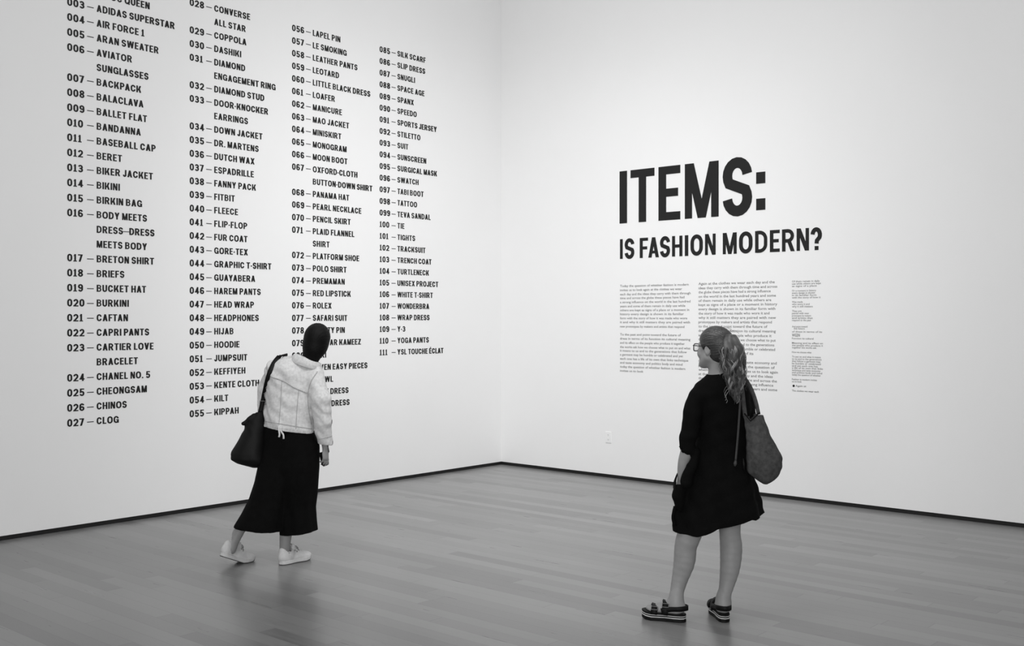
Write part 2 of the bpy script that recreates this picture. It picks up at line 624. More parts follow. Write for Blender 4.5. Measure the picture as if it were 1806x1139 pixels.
# list on the left wall -------------------------------------------------
CAP, PITCH, ZROW = 0.0555, 0.11725, 0.8375
XS = 1.21
COLX = [118.5, 334.5, 515.0, 669.5]
ENT = [
    [(2, 'A-POC QUEEN'), (3, 'ADIDAS SUPERSTAR'), (4, 'AIR FORCE 1'), (5, 'ARAN SWEATER'), (6, 'AVIATOR|SUNGLASSES'), (7, 'BACKPACK'), (8, 'BALACLAVA'), (9, 'BALLET FLAT'),
     (10, 'BANDANNA'), (11, 'BASEBALL CAP'), (12, 'BERET'), (13, 'BIKER JACKET'), (14, 'BIKINI'), (15, 'BIRKIN BAG'), (16, 'BODY MEETS|DRESS_DRESS|MEETS BODY'),
     (17, 'BRETON SHIRT'), (18, 'BRIEFS'), (19, 'BUCKET HAT'), (20, 'BURKINI'), (21, 'CAFTAN'), (22, 'CAPRI PANTS'), (23, 'CARTIER LOVE|BRACELET'), (24, 'CHANEL NO. 5'),
     (25, 'CHEONGSAM'), (26, 'CHINOS'), (27, 'CLOG')],
    [(28, 'CONVERSE|ALL STAR'), (29, 'COPPOLA'), (30, 'DASHIKI'), (31, 'DIAMOND|ENGAGEMENT RING'), (32, 'DIAMOND STUD'), (33, 'DOOR-KNOCKER|EARRINGS'), (34, 'DOWN JACKET'),
     (35, 'DR. MARTENS'), (36, 'DUTCH WAX'), (37, 'ESPADRILLE'), (38, 'FANNY PACK'), (39, 'FITBIT'), (40, 'FLEECE'), (41, 'FLIP-FLOP'), (42, 'FUR COAT'), (43, 'GORE-TEX'),
     (44, 'GRAPHIC T-SHIRT'), (45, 'GUAYABERA'), (46, 'HAREM PANTS'), (47, 'HEAD WRAP'), (48, 'HEADPHONES'), (49, 'HIJAB'), (50, 'HOODIE'), (51, 'JUMPSUIT'), (52, 'KEFFIYEH'),
     (53, 'KENTE CLOTH'), (54, 'KILT'), (55, 'KIPPAH')],
    [(56, 'LAPEL PIN'), (57, 'LE SMOKING'), (58, 'LEATHER PANTS'), (59, 'LEOTARD'), (60, 'LITTLE BLACK DRESS'), (61, 'LOAFER'), (62, 'MANICURE'), (63, 'MAO JACKET'),
     (64, 'MINISKIRT'), (65, 'MONOGRAM'), (66, 'MOON BOOT'), (67, 'OXFORD-CLOTH|BUTTON-DOWN SHIRT'), (68, 'PANAMA HAT'), (69, 'PEARL NECKLACE'), (70, 'PENCIL SKIRT'),
     (71, 'PLAID FLANNEL|SHIRT'), (72, 'PLATFORM SHOE'), (73, 'POLO SHIRT'), (74, 'PREMAMAN'), (75, 'RED LIPSTICK'), (76, 'ROLEX'), (77, 'SAFARI SUIT'), (78, 'SAFETY PIN'),
     (79, 'SALWAR KAMEEZ'), (80, 'SARI'), (81, 'SEVEN EASY PIECES'), (82, 'SHAWL'), (83, 'SHIFT DRESS'), (84, 'SHIRTDRESS')],
    [(85, 'SILK SCARF'), (86, 'SLIP DRESS'), (87, 'SNUGLI'), (88, 'SPACE AGE'), (89, 'SPANX'), (90, 'SPEEDO'), (91, 'SPORTS JERSEY'), (92, 'STILETTO'), (93, 'SUIT'),
     (94, 'SUNSCREEN'), (95, 'SURGICAL MASK'), (96, 'SWATCH'), (97, 'TABI BOOT'), (98, 'TATTOO'), (99, 'TEVA SANDAL'), (100, 'TIE'), (101, 'TIGHTS'), (102, 'TRACKSUIT'),
     (103, 'TRENCH COAT'), (104, 'TURTLENECK'), (105, 'UNISEX PROJECT'), (106, 'WHITE T-SHIRT'), (107, 'WONDERBRA'), (108, 'WRAP DRESS'), (109, 'Y-3'), (110, 'YOGA PANTS'),
     (111, 'YSL TOUCHE ÉCLAT')]]
ENT[2][-1] = (84, 'SHIRT DRESS')
NO_NAME = {2, 3, 4, 15, 23, 24, 28, 35, 39, 43, 57, 65, 76, 87, 89, 90, 96, 99, 105, 107, 109, 111}
SPECIAL = {
    2: 'black wall lettering cut off at the very top, only the word QUEEN in view',
    3: 'black list entry at the top of the leftmost text column, reading down from 003',
    28: 'black list entry at the top of the second text column, above COPPOLA',
    78: 'black list entry 078, its middle hidden behind the dark-haired head',
    79: 'black list entry whose KAMEEZ shows right of the dark-haired head',
    80: 'black list entry ending in RI, right of the nape above the white collar',
    81: 'black list entry ending in EASY PIECES right of the white jacket',
    82: 'black list entry of which only WL shows beside the jacket shoulder',
    83: 'black list entry ending in DRESS beside the jacket sleeve, upper of two',
    84: 'black list entry ending in DRESS beside the jacket sleeve, lowest in its column'}
COLWORD = ['leftmost', 'second', 'third', 'rightmost']
UL = -U_L       # reading direction on the left wall
for ci, ents in enumerate(ENT):
    s0 = s_left(COLX[ci])
    nrows = sum(e[1].count('|') + 1 for e in ents)
    row = (34.39 + 1 if ci == 3 else nrows) - 1
    row = nrows - 1 + (4 if ci == 3 else 0)
    if ci == 3:
        row = nrows - 1 + 4.04
    for num, words in ents:
        zb = ZROW + row * PITCH - CAP / 2
        base = CORNER + U_L * s0 + ZUP * zb + N_L * 0.0004
        if num in SPECIAL:
            lab = SPECIAL[num]
        elif num in NO_NAME:
            lab = 'black list entry numbered %03d in the %s text column' % (num, COLWORD[ci])
        else:
            lab = 'black list entry %03d reading %s on the left wall' % (num, words.replace('|', ' ').replace('_', ' '))
        t = empty('list_entry', base, lab, 'wall lettering', 'numbered list entries on the left wall')
        q, w = layout('%03d' % num, XS * CAP * 1.07, 0.125)
        quads = [[(p[0], p[1] * CAP * 1.04 - .02 * CAP) for p in k] for k in q]
        letter_mesh(quads, base, UL, N_L).build('number_lettering', VINYL, t)
        letter_mesh([[(0.161, .37 * CAP), (.216, .37 * CAP), (.216, .48 * CAP), (.161, .48 * CAP)]], base, UL, N_L).build('dash', VINYL, t)
        for k, line in enumerate(words.split('|')):
            q, w = layout(line, XS * CAP)
            quads = [[(p[0] + 0.241, p[1] * CAP - k * PITCH) for p in g] for g in q]
            letter_mesh(quads, base, UL, N_L).build('title_lettering', VINYL, t)
        row -= words.count('|') + 1

# headline on the right wall --------------------------------------------
T = 0.168
_G.clear()
zz = lambda x: 1060 + x / 4.3
HEAD = [
    ('ITEMS:', 'big bold black headline word ITEMS with a colon on the right wall', z_right(1097, 394), z_right(1097, 302),
     [(142, 197), (225, 406), (437, 602), (637, 893), (928, 1143), (1178, 1247)]),
    ('ISFASHIONMODERN?', 'bold black headline line IS FASHION MODERN below the bigger word', z_right(1095, 456.5), z_right(1095, 421.8),
     [(145, 165), (182, 252), (295, 357), (360, 440), (450, 523), (540, 618), (637, 662), (680, 773), (790, 870), (925, 1030), (1048, 1150), (1170, 1262), (1282, 1356), (1374, 1470), (1485, 1578), (1592, 1675)])]
for txt, lab, zb, zt, xs_ in HEAD:
    cap = zt - zb
    r0 = r_right(zz(xs_[0][0]))
    base = CORNER + U_R * r0 + ZUP * zb + N_R * 0.0004
    t = empty('wall_headline', base, lab, 'wall lettering')
    for c, (a, b) in zip(txt, xs_):
        ra, rb = r_right(zz(a)) - r0, r_right(zz(b)) - r0
        sx_ = (rb - ra) / GW[c]
        quads = [[(ra + p[0] * sx_, p[1] * cap) for p in q] for q in glyph(c)]
        letter_mesh(quads, base, U_R, N_R, 0.003).build('letter', VINYL, t)

# small running text on the right wall ----------------------------------
WORDS = ('today the question of whether fashion is modern invites us to look again at the clothes we wear each day and the ideas they carry with them through time and '
         'across the globe these pieces have had a strong influence on the world in the last hundred years and some of them remain in daily use while others are kept '
         'as signs of a place or a moment in history every design is shown in its familiar form with the story of how it was made who wore it and why it still matters '
         'they are paired with new prototypes by makers and artists that respond to the past and point toward the future of dress in terms of its function its cultural '
         'meaning and its effect on the people who produce it together the works ask how we choose what to put on and what it means to us and to the generations that '
         'follow a garment may be humble or celebrated and yet each one has a life of its own that links technique and taste economy and politics body and mind ').split()
_wi = [0]


def words_for(nchar):
    out = ''
    while len(out) < nchar:
        out += (' ' if out else '') + WORDS[_wi[0] % len(WORDS)]
        _wi[0] += 1
    return out


def text_mesh(txt):
    cu = bpy.data.curves.new('tmp_text', 'FONT')
    cu.body = txt
    cu.size = 1.0
    cu.resolution_u = 2
    cu.offset = 0.008
    o = bpy.data.objects.new('tmp_text', cu)
    col.objects.link(o)
    bpy.context.view_layer.update()
    dg = bpy.context.evaluated_depsgraph_get()
    me = bpy.data.meshes.new_from_object(o.evaluated_get(dg))
    bpy.data.objects.remove(o)
    bpy.data.curves.remove(cu)
    return me


def text_line(px0, px1, py, xh, parent, txt=None, material=PRINT, lead=None):
    """one printed line from px0 to px1 on the right wall, centred on height py (at px0), letter size xh in m"""
    r0, r1 = r_right(px0), r_right(px1)
    z0 = z_right(px0, py)
    length = r1 - r0
    if txt is None:
        txt = words_for(max(3, int(length / (xh * 0.98))))
        if lead:
            txt = txt.capitalize()
    me = text_mesh(txt)
    n = len(me.vertices)
    co = np.empty(n * 3)
    me.vertices.foreach_get('co', co)
    co = co.reshape(-1, 3)
    sx_ = length / max(1e-6, co[:, 0].max() - co[:, 0].min())
    x = (co[:, 0] - co[:, 0].min()) * sx_
    y = (co[:, 1] - 0.26) * xh / 0.52
    P = CORNER + np.outer(r0 + x, U_R) + np.outer(z0 + y, ZUP) + N_R * 0.0012
    me.vertices.foreach_set('co', P.astype(np.float32).ravel())
    me.update()
    me.name = 'text_line'
    return link('text_line', me, material, parent, False)


zx5 = lambda x: 1080 + x / 4.753
zy5 = lambda y: 480 + y / 4.753
C1 = [(118, 640), (152, 585), (187, 657), (219, 605), (253, 655), (287, 612), (320, 645), (353, 600), (387, 628), (420, 652), (456, 605)]
C1b = [(523, 575), (557, 655), (592, 607), (627, 655), (658, 625), (691, 592), (725, 637), (758, 588), (792, 612), (826, 260)]
C2 = [(99, 1362), (135, 1383), (170, 1328), (206, 1372), (241, 1333), (275, 1383), (311, 1367), (347, 1318), (383, 1372), (419, 1338), (455, 1300), (491, 1370), (528, 1335), (564, 1370), (601, 1358), (637, 1365), (673, 1183)]
C2b = [(745, 1378), (781, 1362), (817, 1388), (853, 1345), (888, 1380), (922, 1350), (957, 1383)]


def paragraph(px0, lines, xh, label):
    t = empty('text_paragraph', CORNER + U_R * r_right(px0) + ZUP * z_right(px0, lines[-1][1]), label, 'wall text', 'small wall text paragraphs')
    for i, ln in enumerate(lines):
        text_line(ln[0], ln[2], ln[1], xh, t, ln[3] if len(ln) > 3 else None, ln[4] if len(ln) > 4 else PRINT, lead=(i == 0))


p = lambda x0, L: [(zx5(x0), zy5(y), zx5(e)) for y, e in L]
paragraph(zx5(65), p(65, C1), 0.0175, 'small text paragraph at upper left, directly under the headline letters')
paragraph(zx5(65), p(65, C1b), 0.0175, 'small text paragraph at lower left, ending in one short line')
paragraph(zx5(723), p(723, C2), 0.0185, 'long small text paragraph in the middle, running down behind the ponytailed head')
paragraph(zx5(723), p(723, C2b), 0.0185, 'lowest small text paragraph of the middle column, beside the ponytail')
ax = lambda x: 1370 + x / 9.49
ay = lambda y: 480 + y / 9.49
bx = lambda x: 1370 + x / 10.36
by = lambda y: 590 + y / 10.36
X3 = 1397.0
G3 = [
    ('topmost tiny credit text in the right-hand column', [(X3, ay(158), ax(720)), (X3, ay(197), ax(740)), (X3, ay(236), ax(670))]),
    ('four-line tiny credit text second from top of right-hand column', [(X3, ay(313), ax(660)), (X3, ay(351), ax(640)), (X3, ay(389), ax(665)), (X3, ay(428), ax(735))]),
    ('three-line tiny credit text third from top of right-hand column', [(X3, ay(500), ax(435)), (X3, ay(538), ax(550)), (X3, ay(577), ax(605))]),
    ('five-line narrow tiny credit text above the bold sponsor mark', [(X3, ay(652), ax(415)), (X3, ay(690), ax(540)), (X3, ay(730), ax(575)), (X3, ay(769), ax(605)), (X3, ay(806), ax(575))]),
    ('tiny credit text with a wide last line, right above the bold mark', [(X3, ay(912), ax(515)), (ax(285), ay(945), ax(470)), (X3, ay(997), ax(760))]),
    ('short bold black sponsor mark amid the tiny credits', [(X3, ay(1058), ax(388), 'WGSN', VINYL)]),
    ('single tiny credit line just below the bold mark', [(X3, by(72), bx(675))]),
    ('three-line tiny credit text below the bold mark', [(X3, by(155), bx(845)), (X3, by(197), bx(845)), (X3, by(238), bx(725))]),
    ('single short tiny credit line above the longest credit block', [(X3, by(322), bx(635))]),
    ('nine-line tiny credit block, the longest of the right-hand column', [(X3, by(y), bx(e)) for y, e in ((404, 805), (446, 820), (487, 800), (529, 805), (571, 750), (611, 845), (652, 800), (693, 830), (734, 805))]),
    ('two-line tiny credit text above the black dot mark', [(X3, by(817), bx(735)), (X3, by(857), bx(455))]),
    ('tiny grey line of text beside the black dot mark', [(bx(345), by(938), bx(540))]),
    ('lowest tiny credit line at the foot of the right-hand column', [(X3, by(1025), bx(770))])]
for lab, lines in G3:
    paragraph(X3, lines, 0.0125 if 'bold black' not in lab else 0.02, lab)
m = MB()
dc = CORNER + U_R * r_right(bx(310)) + ZUP * z_right(bx(310), by(936))
ring = [dc + U_R * 0.011 * math.cos(a) + ZUP * 0.011 * math.sin(a) + N_R * 0.0015 for a in np.linspace(0, 2 * math.pi, 25)[:-1]]
m.add(ring + [q - N_R * 0.0014 for q in ring], [tuple(range(24))] + [(24 + k, 24 + (k + 1) % 24, (k + 1) % 24, k) for k in range(24)])
tag(m.build('dot_mark', VINYL), 'small round black dot mark near the foot of the credit column', 'wall lettering')

# ------------------------------------------------------------------ modelling kit: smooth solids on a grid
class Field:
    """distance field on a regular grid; solids are blended in and the zero surface is meshed"""

    def __init__(self, lo, hi, h):
        self.lo = np.array(lo, float)
        self.h = h
        self.n = np.ceil((np.array(hi, float) - self.lo) / h).astype(int) + 1
        self.d = np.full(tuple(self.n), 1.0, np.float32)

    def sub(self, lo, hi, m):
        a = np.clip(np.floor((np.array(lo) - m - self.lo) / self.h).astype(int), 0, self.n)
        b = np.clip(np.ceil((np.array(hi) + m - self.lo) / self.h).astype(int) + 1, 0, self.n)
        sl = tuple(slice(i, j) for i, j in zip(a, b))
        X = [(self.lo[i] + self.h * np.arange(a[i], b[i])).astype(np.float32) for i in range(3)]
        return sl, X[0][:, None, None], X[1][None, :, None], X[2][None, None, :]

    def blend(self, sl, d, k, op='add'):
        c = self.d[sl]
        if c.size == 0:
            return
        if op == 'add':
            if k > 0:
                h = np.clip(0.5 + 0.5 * (c - d) / k, 0, 1)
                self.d[sl] = c * (1 - h) + d * h - k * h * (1 - h)
            else:
                self.d[sl] = np.minimum(c, d)
        elif op == 'cut':
            d = -d
            if k > 0:
                h = np.clip(0.5 - 0.5 * (c - d) / k, 0, 1)
                self.d[sl] = c * (1 - h) + d * h + k * h * (1 - h)
            else:
                self.d[sl] = np.maximum(c, d)

    def cone(self, a, b, ra, rb, k=0.0, op='add'):
        a, b = np.array(a, float), np.array(b, float)
        r = max(ra, rb)
        sl, x, y, z = self.sub(np.minimum(a, b) - r, np.maximum(a, b) + r, k + 3 * self.h)
        ab = b - a
        L2 = float(ab @ ab) + 1e-12
        t = np.clip(((x - a[0]) * ab[0] + (y - a[1]) * ab[1] + (z - a[2]) * ab[2]) / L2, 0, 1)
        d = np.sqrt((x - a[0] - t * ab[0]) ** 2 + (y - a[1] - t * ab[1]) ** 2 + (z - a[2] - t * ab[2]) ** 2) - (ra + (rb - ra) * t)
        self.blend(sl, d.astype(np.float32), k, op)

    def chain(self, pts, rad, k=0.0, op='add'):
        for i in range(len(pts) - 1):
            self.cone(pts[i], pts[i + 1], rad[i], rad[i + 1], k if i == 0 else min(k, 0.25 * min(rad)), op)

    def limb(self, pts, rad, k=0.0, n=18):
        """a limb whose centre line and thickness change smoothly"""
        q = spline([tuple(p) + (r,) for p, r in zip(pts, rad)], n)
        self.cone(q[0][:3], q[1][:3], q[0][3], q[1][3], k)
        for i in range(1, n - 1):
            self.cone(q[i][:3], q[i + 1][:3], q[i][3], q[i + 1][3], .004)

    def ell(self, c, rad, R=None, k=0.0, op='add'):
        c = np.array(c, float)
        rad = np.array(rad, float)
        R = np.eye(3) if R is None else np.array(R)      # columns = axes
        m = max(rad)
        sl, x, y, z = self.sub(c - m, c + m, k + 3 * self.h)
        X, Y, Z = x - c[0], y - c[1], z - c[2]
        q = [(R[0, i] * X + R[1, i] * Y + R[2, i] * Z) for i in range(3)]
        k0 = np.sqrt(sum((q[i] / rad[i]) ** 2 for i in range(3)))
        k1 = np.sqrt(sum((q[i] / rad[i] ** 2) ** 2 for i in range(3))) + 1e-6
        self.blend(sl, (k0 * (k0 - 1) / k1).astype(np.float32), k, op)

    def stack(self, rows, k=0.0, fold=None, yaw=0.0, soft=0.02, power=2.0, op='add', cut=None):
        """rows of (z, cx, cy, a, b): elliptical sections swept in height; fold(th, z) scales the section"""
        rows = np.array(sorted(rows), float)
        z0, z1 = rows[0, 0], rows[-1, 0]
        ext = max(rows[:, 3].max(), rows[:, 4].max()) * 1.15
        lo = (rows[:, 1].min() - ext, rows[:, 2].min() - ext, z0)
        hi = (rows[:, 1].max() + ext, rows[:, 2].max() + ext, z1)
        sl, x, y, z = self.sub(lo, hi, k + 3 * self.h)
        tz = np.linspace(z0 - 0.1, z1 + 0.1, 600)
        w = max(1, int(soft / (tz[1] - tz[0])))
        ker = np.hanning(2 * w + 3)[1:-1]
        ker /= ker.sum()
        cols = []
        for i in range(1, 5):
            v = np.interp(tz, rows[:, 0], rows[:, i])
            vp = np.pad(v, w, mode='edge')
            v = np.convolve(vp, ker, mode='valid')
            cols.append(np.interp(z.ravel(), tz, v)[None, None, :])
        cx, cy, a, b = cols
        X, Y = x - cx, y - cy
        if yaw:
            cs, sn = math.cos(yaw), math.sin(yaw)
            X, Y = X * cs + Y * sn, -X * sn + Y * cs
        rr = (np.abs(X / a) ** power + np.abs(Y / b) ** power) ** (1 / power)
        if fold is not None:
            th = np.arctan2(Y / b, X / a)
            rr = rr / (1 + fold(th, z + 0 * X))
        d = (rr - 1) * np.minimum(a, b)
        d = np.maximum(d, np.maximum(z - z1, z0 - z) * np.ones_like(d))
        if cut is not None:
            d = np.maximum(d, cut(x, y, z))
        self.blend(sl, d.astype(np.float32), k, op)

    def clip(self, fn):
        sl, x, y, z = self.sub(self.lo, self.lo + self.h * (self.n - 1), 0)
        self.d = np.maximum(self.d, (fn(x, y, z) + np.zeros_like(self.d)).astype(np.float32))

    def wrinkle(self, fn):
        sl, x, y, z = self.sub(self.lo, self.lo + self.h * (self.n - 1), 0)
        self.d = self.d + (fn(x, y, z)).astype(np.float32)

    def hollow(self, wall, zmax, slope=None):
        """open the solid from below up to zmax, leaving a cloth wall"""
        sl, x, y, z = self.sub(self.lo, self.lo + self.h * (self.n - 1), 0)
        zz_ = z if slope is None else z - slope(x, y)
        inner = np.maximum(self.d + wall, zz_ - zmax)
        self.d = np.maximum(self.d, -inner)

    def at(self, P):
        q = (np.asarray(P) - self.lo) / self.h
        i = np.clip(q.astype(int), 0, self.n - 2)
        f = q - i
        v = 0
        for dx in (0, 1):
            for dy in (0, 1):
                for dz in (0, 1):
                    w = (f[..., 0] if dx else 1 - f[..., 0]) * (f[..., 1] if dy else 1 - f[..., 1]) * (f[..., 2] if dz else 1 - f[..., 2])
                    v = v + w * self.d[i[..., 0] + dx, i[..., 1] + dy, i[..., 2] + dz]
        return v

    def hit(self, p, direction, far=1.2):
        """first surface point met from p along direction (None when missed)"""
        direction = np.array(direction, float) / np.linalg.norm(direction)
        t = np.arange(0, far, self.h * 0.4)
        P = np.array(p)[None] + t[:, None] * direction
        hi = self.lo + self.h * (self.n - 1)
        ok = np.all((P > self.lo) & (P < hi), axis=1)
        d = np.where(ok, self.at(np.clip(P, self.lo, hi - 1e-6)), 1.0)
        w = np.where(d < 0)[0]
        return None if len(w) == 0 else P[max(0, w[0] - 1)]

    def mesh(self):
        d = self.d
        s = d < 0
        n = self.n
        cnt = np.zeros(tuple(n - 1), np.int8)
        for dx in (0, 1):
            for dy in (0, 1):
                for dz in (0, 1):
                    cnt += s[dx:n[0] - 1 + dx, dy:n[1] - 1 + dy, dz:n[2] - 1 + dz]
        act = np.argwhere((cnt > 0) & (cnt < 8))
        idx = -np.ones(tuple(n - 1), np.int64)
        idx[act[:, 0], act[:, 1], act[:, 2]] = np.arange(len(act))
        acc = np.zeros((len(act), 3))
        num = np.zeros(len(act))
        cor = [(i, j, k) for i in (0, 1) for j in (0, 1) for k in (0, 1)]
        for a in cor:
            for b in cor:
                if sum(abs(np.subtract(a, b))) == 1 and a < b:
                    da = d[act[:, 0] + a[0], act[:, 1] + a[1], act[:, 2] + a[2]].astype(float)
                    db = d[act[:, 0] + b[0], act[:, 1] + b[1], act[:, 2] + b[2]].astype(float)
                    m_ = (da < 0) != (db < 0)
                    t = np.where(m_, da / np.where(m_, da - db, 1), 0)
                    acc += np.where(m_[:, None], np.array(a) + t[:, None] * (np.array(b) - np.array(a)), 0)
                    num += m_
        V = self.lo + self.h * (act + acc / num[:, None])
        faces = []
        for ax_ in range(3):
            o = [0, 0, 0]
            o[ax_] = 1
            u, v = (ax_ + 1) % 3, (ax_ + 2) % 3
            s0 = s[:n[0] - o[0], :n[1] - o[1], :n[2] - o[2]]
            s1 = s[o[0]:, o[1]:, o[2]:]
            e = np.argwhere(s0 != s1)
            e = e[(e[:, u] > 0) & (e[:, v] > 0) & (e[:, u] < n[u] - 1) & (e[:, v] < n[v] - 1)]
            inside = s[e[:, 0], e[:, 1], e[:, 2]]
            q = []
            for du, dv in ((1, 1), (0, 1), (0, 0), (1, 0)):
                c = e.copy()
                c[:, u] -= du
                c[:, v] -= dv
                q.append(idx[c[:, 0], c[:, 1], c[:, 2]])
            q = np.stack(q, 1)
            q[~inside] = q[~inside][:, ::-1]
            faces.append(q)
        return V, np.vstack(faces)

    def build(self, name, material, parent, keep=0, relax=1):
        V, Fq = self.mesh()
        if relax:
            for _ in range(relax):      # light Laplacian smoothing
                A = np.zeros_like(V)
                c = np.zeros(len(V))
                for i in range(4):
                    np.add.at(A, Fq[:, i], V[Fq[:, (i + 1) % 4]])
                    np.add.at(c, Fq[:, i], 1)
                V = 0.5 * V + 0.5 * A / np.maximum(c, 1)[:, None]
        me = bpy.data.meshes.new(name)
        me.vertices.add(len(V))
        me.vertices.foreach_set('co', V.astype(np.float32).ravel())
        me.loops.add(len(Fq) * 4)
        me.loops.foreach_set('vertex_index', Fq.astype(np.int32).ravel())
        me.polygons.add(len(Fq))
        me.polygons.foreach_set('loop_start', np.arange(0, len(Fq) * 4, 4, dtype=np.int32))
        me.update(calc_edges=True)
        return link(name, me, material, parent, True)


def frame(forward, up=(0, 0, 1)):
    """columns right, forward, up"""
    f = np.array(forward, float)
    f /= np.linalg.norm(f)
    r = np.cross(f, np.array(up, float))
    r /= np.linalg.norm(r)
    return np.stack([r, f, np.cross(r, f)], 1)


def head_solids(F, O, R, s=1.0):
    """a head about 0.22 m tall; O at eye level between the ears, R = (right, forward, up)"""
    W = lambda x, y, z: O + R @ (np.array([x, y, z]) * s)
    F.ell(W(0, -.012, .032), np.array((.073, .092, .083)) * s, R, .02)
    F.ell(W(0, .030, -.030), np.array((.060, .066, .085)) * s, R, .03)
    for sg in (-1, 1):
        F.cone(W(sg * .050, .005, -.055), W(sg * .012, .072, -.098), .020 * s, .017 * s, .03)
        F.cone(W(sg * .012, .085, .020), W(sg * .042, .072, .018), .012 * s, .010 * s, .015)
        F.ell(W(sg * .038, .068, -.035), np.array((.022, .018, .020)) * s, R, .02)
        F.ell(W(sg * .031, .094, .000), np.array((.015, .012, .010)) * s, R, .012, 'cut')
        F.ell(W(sg * .074, -.008, -.010), np.array((.008, .019, .031)) * s, R @ frame((0.25 * sg, 1, 0), (0, -.2, 1)), .006)
        F.ell(W(sg * .084, -.006, -.006), np.array((.006, .010, .018)) * s, R, .004, 'cut')
        F.cone(W(sg * .003, .092, -.064), W(sg * .020, .082, -.066), .006 * s, .0045 * s, .006)
        F.cone(W(sg * .003, .091, -.074), W(sg * .017, .082, -.072), .007 * s, .0045 * s, .006)
        F.ell(W(sg * .011, .098, -.036), np.array((.008, .009, .007)) * s, R, .008)
    F.cone(W(0, .094, .008), W(0, .112, -.034), .008 * s, .010 * s, .012)
    F.ell(W(0, .084, -.100), np.array((.018, .014, .013)) * s, R, .02)
    return W


def eyes(W, R, s, parent):
    for sg in (-1, 1):
        for nm, c, rad, mt in (('eye', W(sg * .031, .082, 0), .0115 * s, EYEW),):
            vs, fs = [], []
            nu, nv = 14, 9
            for j in range(nv):
                ph = math.pi * j / (nv - 1)
                for i in range(nu):
                    th = 2 * math.pi * i / nu
                    vs.append(c + R @ (rad * np.array([math.sin(ph) * math.cos(th), math.cos(ph), math.sin(ph) * math.sin(th)])))
            for j in range(nv - 1):
                for i in range(nu):
                    fs.append((j * nu + i, j * nu + (i + 1) % nu, (j + 1) * nu + (i + 1) % nu, (j + 1) * nu + i))
            e = mesh(nm, vs, fs, mt, parent, True)
            m = MB()
            ic = c + R @ np.array([0, rad * .93, 0])
            rg = [ic + R @ (np.array([math.cos(a) * .0055, 0.0002, math.sin(a) * .0055]) * s) for a in np.linspace(0, 2 * math.pi, 17)[:-1]]
            m.add(rg + [ic + R @ np.array([0, .0016, 0])], [(i, (i + 1) % 16, 16) for i in range(16)])
            m.build('iris', IRIS, e, True)


def hand(F, wrist, R, s=1.0, curl=0.6, thumb_in=0.5, side=1, spread=0.0):
    """R columns: across (towards the thumb), along (towards the fingers), palm normal; joints returned"""
    W = lambda x, y, z: wrist + R @ (np.array([x, y, z]) * s)
    # palm
    F.ell(W(0.002, .048, .0), np.array((.040, .050, .014)) * s, R, .012)
    for i, x in enumerate((.027, .009, -.009, -.025)):
        F.cone(W(x * .6, .012, 0), W(x, .082, -.001), .013 * s, .0095 * s, .010)
    tips = []
    for i, (x, y, L, c) in enumerate(((.028, .085, .068, .75), (.0095, .090, .076, .95), (-.009, .086, .070, 1.1), (-.026, .077, .056, 1.25))):
        a = 0.0
        p = np.array([x, y, 0.0])
        pts = [W(*p)]
        for j, (fr, da) in enumerate(((.46, .45), (.30, .75), (.24, .5))):
            a += da * curl * c
            p = p + L * fr * np.array([spread * (x * 8), math.cos(a), math.sin(a)])
            pts.append(W(*p))
        r = [.0088 * s, .0082 * s, .0074 * s, .0062 * s]
        for j in range(3):
            F.cone(pts[j], pts[j + 1], r[j], r[j + 1], .0015 if j else .004)
        tips.append(pts[-1])
    tp = [W(.022, .018, .006), W(.040, .042, .016 + .012 * thumb_in), W(.044 - .010 * thumb_in, .066, .026 + .016 * thumb_in), W(.040 - .018 * thumb_in, .086, .032 + .018 * thumb_in)]
    F.chain(tp, [.014 * s, .0115 * s, .0095 * s, .007 * s], .006)
    return tips


def foot_outline(L, w, n=28):
    """sole outline, x across (inner side positive), y from heel 0 to toe L"""
    ys = [0, .03, .10, .25, .45, .62, .75, .88, .97, 1.0]
    hw = [0.02, .45, .66, .74, .70, .88, 1.0, .86, .45, .05]
    off = [0, 0, 0, 0, .03, .04, .02, .06, .10, .10]
    yy = np.array([0.5 - 0.5 * math.cos(math.pi * i / (n - 1)) for i in range(n)])
    h = np.interp(yy, ys, hw) * w
    o = np.interp(yy, ys, off) * w
    left = [(o[i] - h[i], yy[i] * L) for i in range(n)]
    right = [(o[i] + h[i], yy[i] * L) for i in range(n)]
    return left + right[::-1]


def slab(name, W, outline, z0, z1, material, parent, grow=0.0, inner=1, toe=0.0, L=.24):
    """a sole layer: outline extruded between two heights with slightly rounded rims"""
    o = np.array(outline) * np.array([inner, 1.0])
    c = o.mean(0)
    m = MB()
    n = len(o)
    vs = []
    lift = lambda y: toe * max(0.0, (y / L - .68) / .32) ** 2
    for z, g in ((z0, grow - .003), (z0 + .003, grow), (z1 - .002, grow), (z1, grow - .003)):
        for q in o:
            dv = q - c
            dv = dv / (np.linalg.norm(dv) + 1e-9)
            p2 = q + dv * g
            vs.append(W(p2[0], p2[1], z + lift(q[1])))
    fs = [tuple(range(n))[::-1], tuple(3 * n + i for i in range(n))]
    for r in range(3):
        for i in range(n):
            fs.append((r * n + i, r * n + (i + 1) % n, (r + 1) * n + (i + 1) % n, (r + 1) * n + i))
    m.add(vs, fs)
    o_ = m.build(name, material, parent, False)
    return o_


RNG = random.Random(7)


def strand_tube(m, pts, r0, r1, n=5):
    k = len(pts)
    m.tube(pts, [r0 + (r1 - r0) * (i / (k - 1)) ** 1.5 for i in range(k)], n)


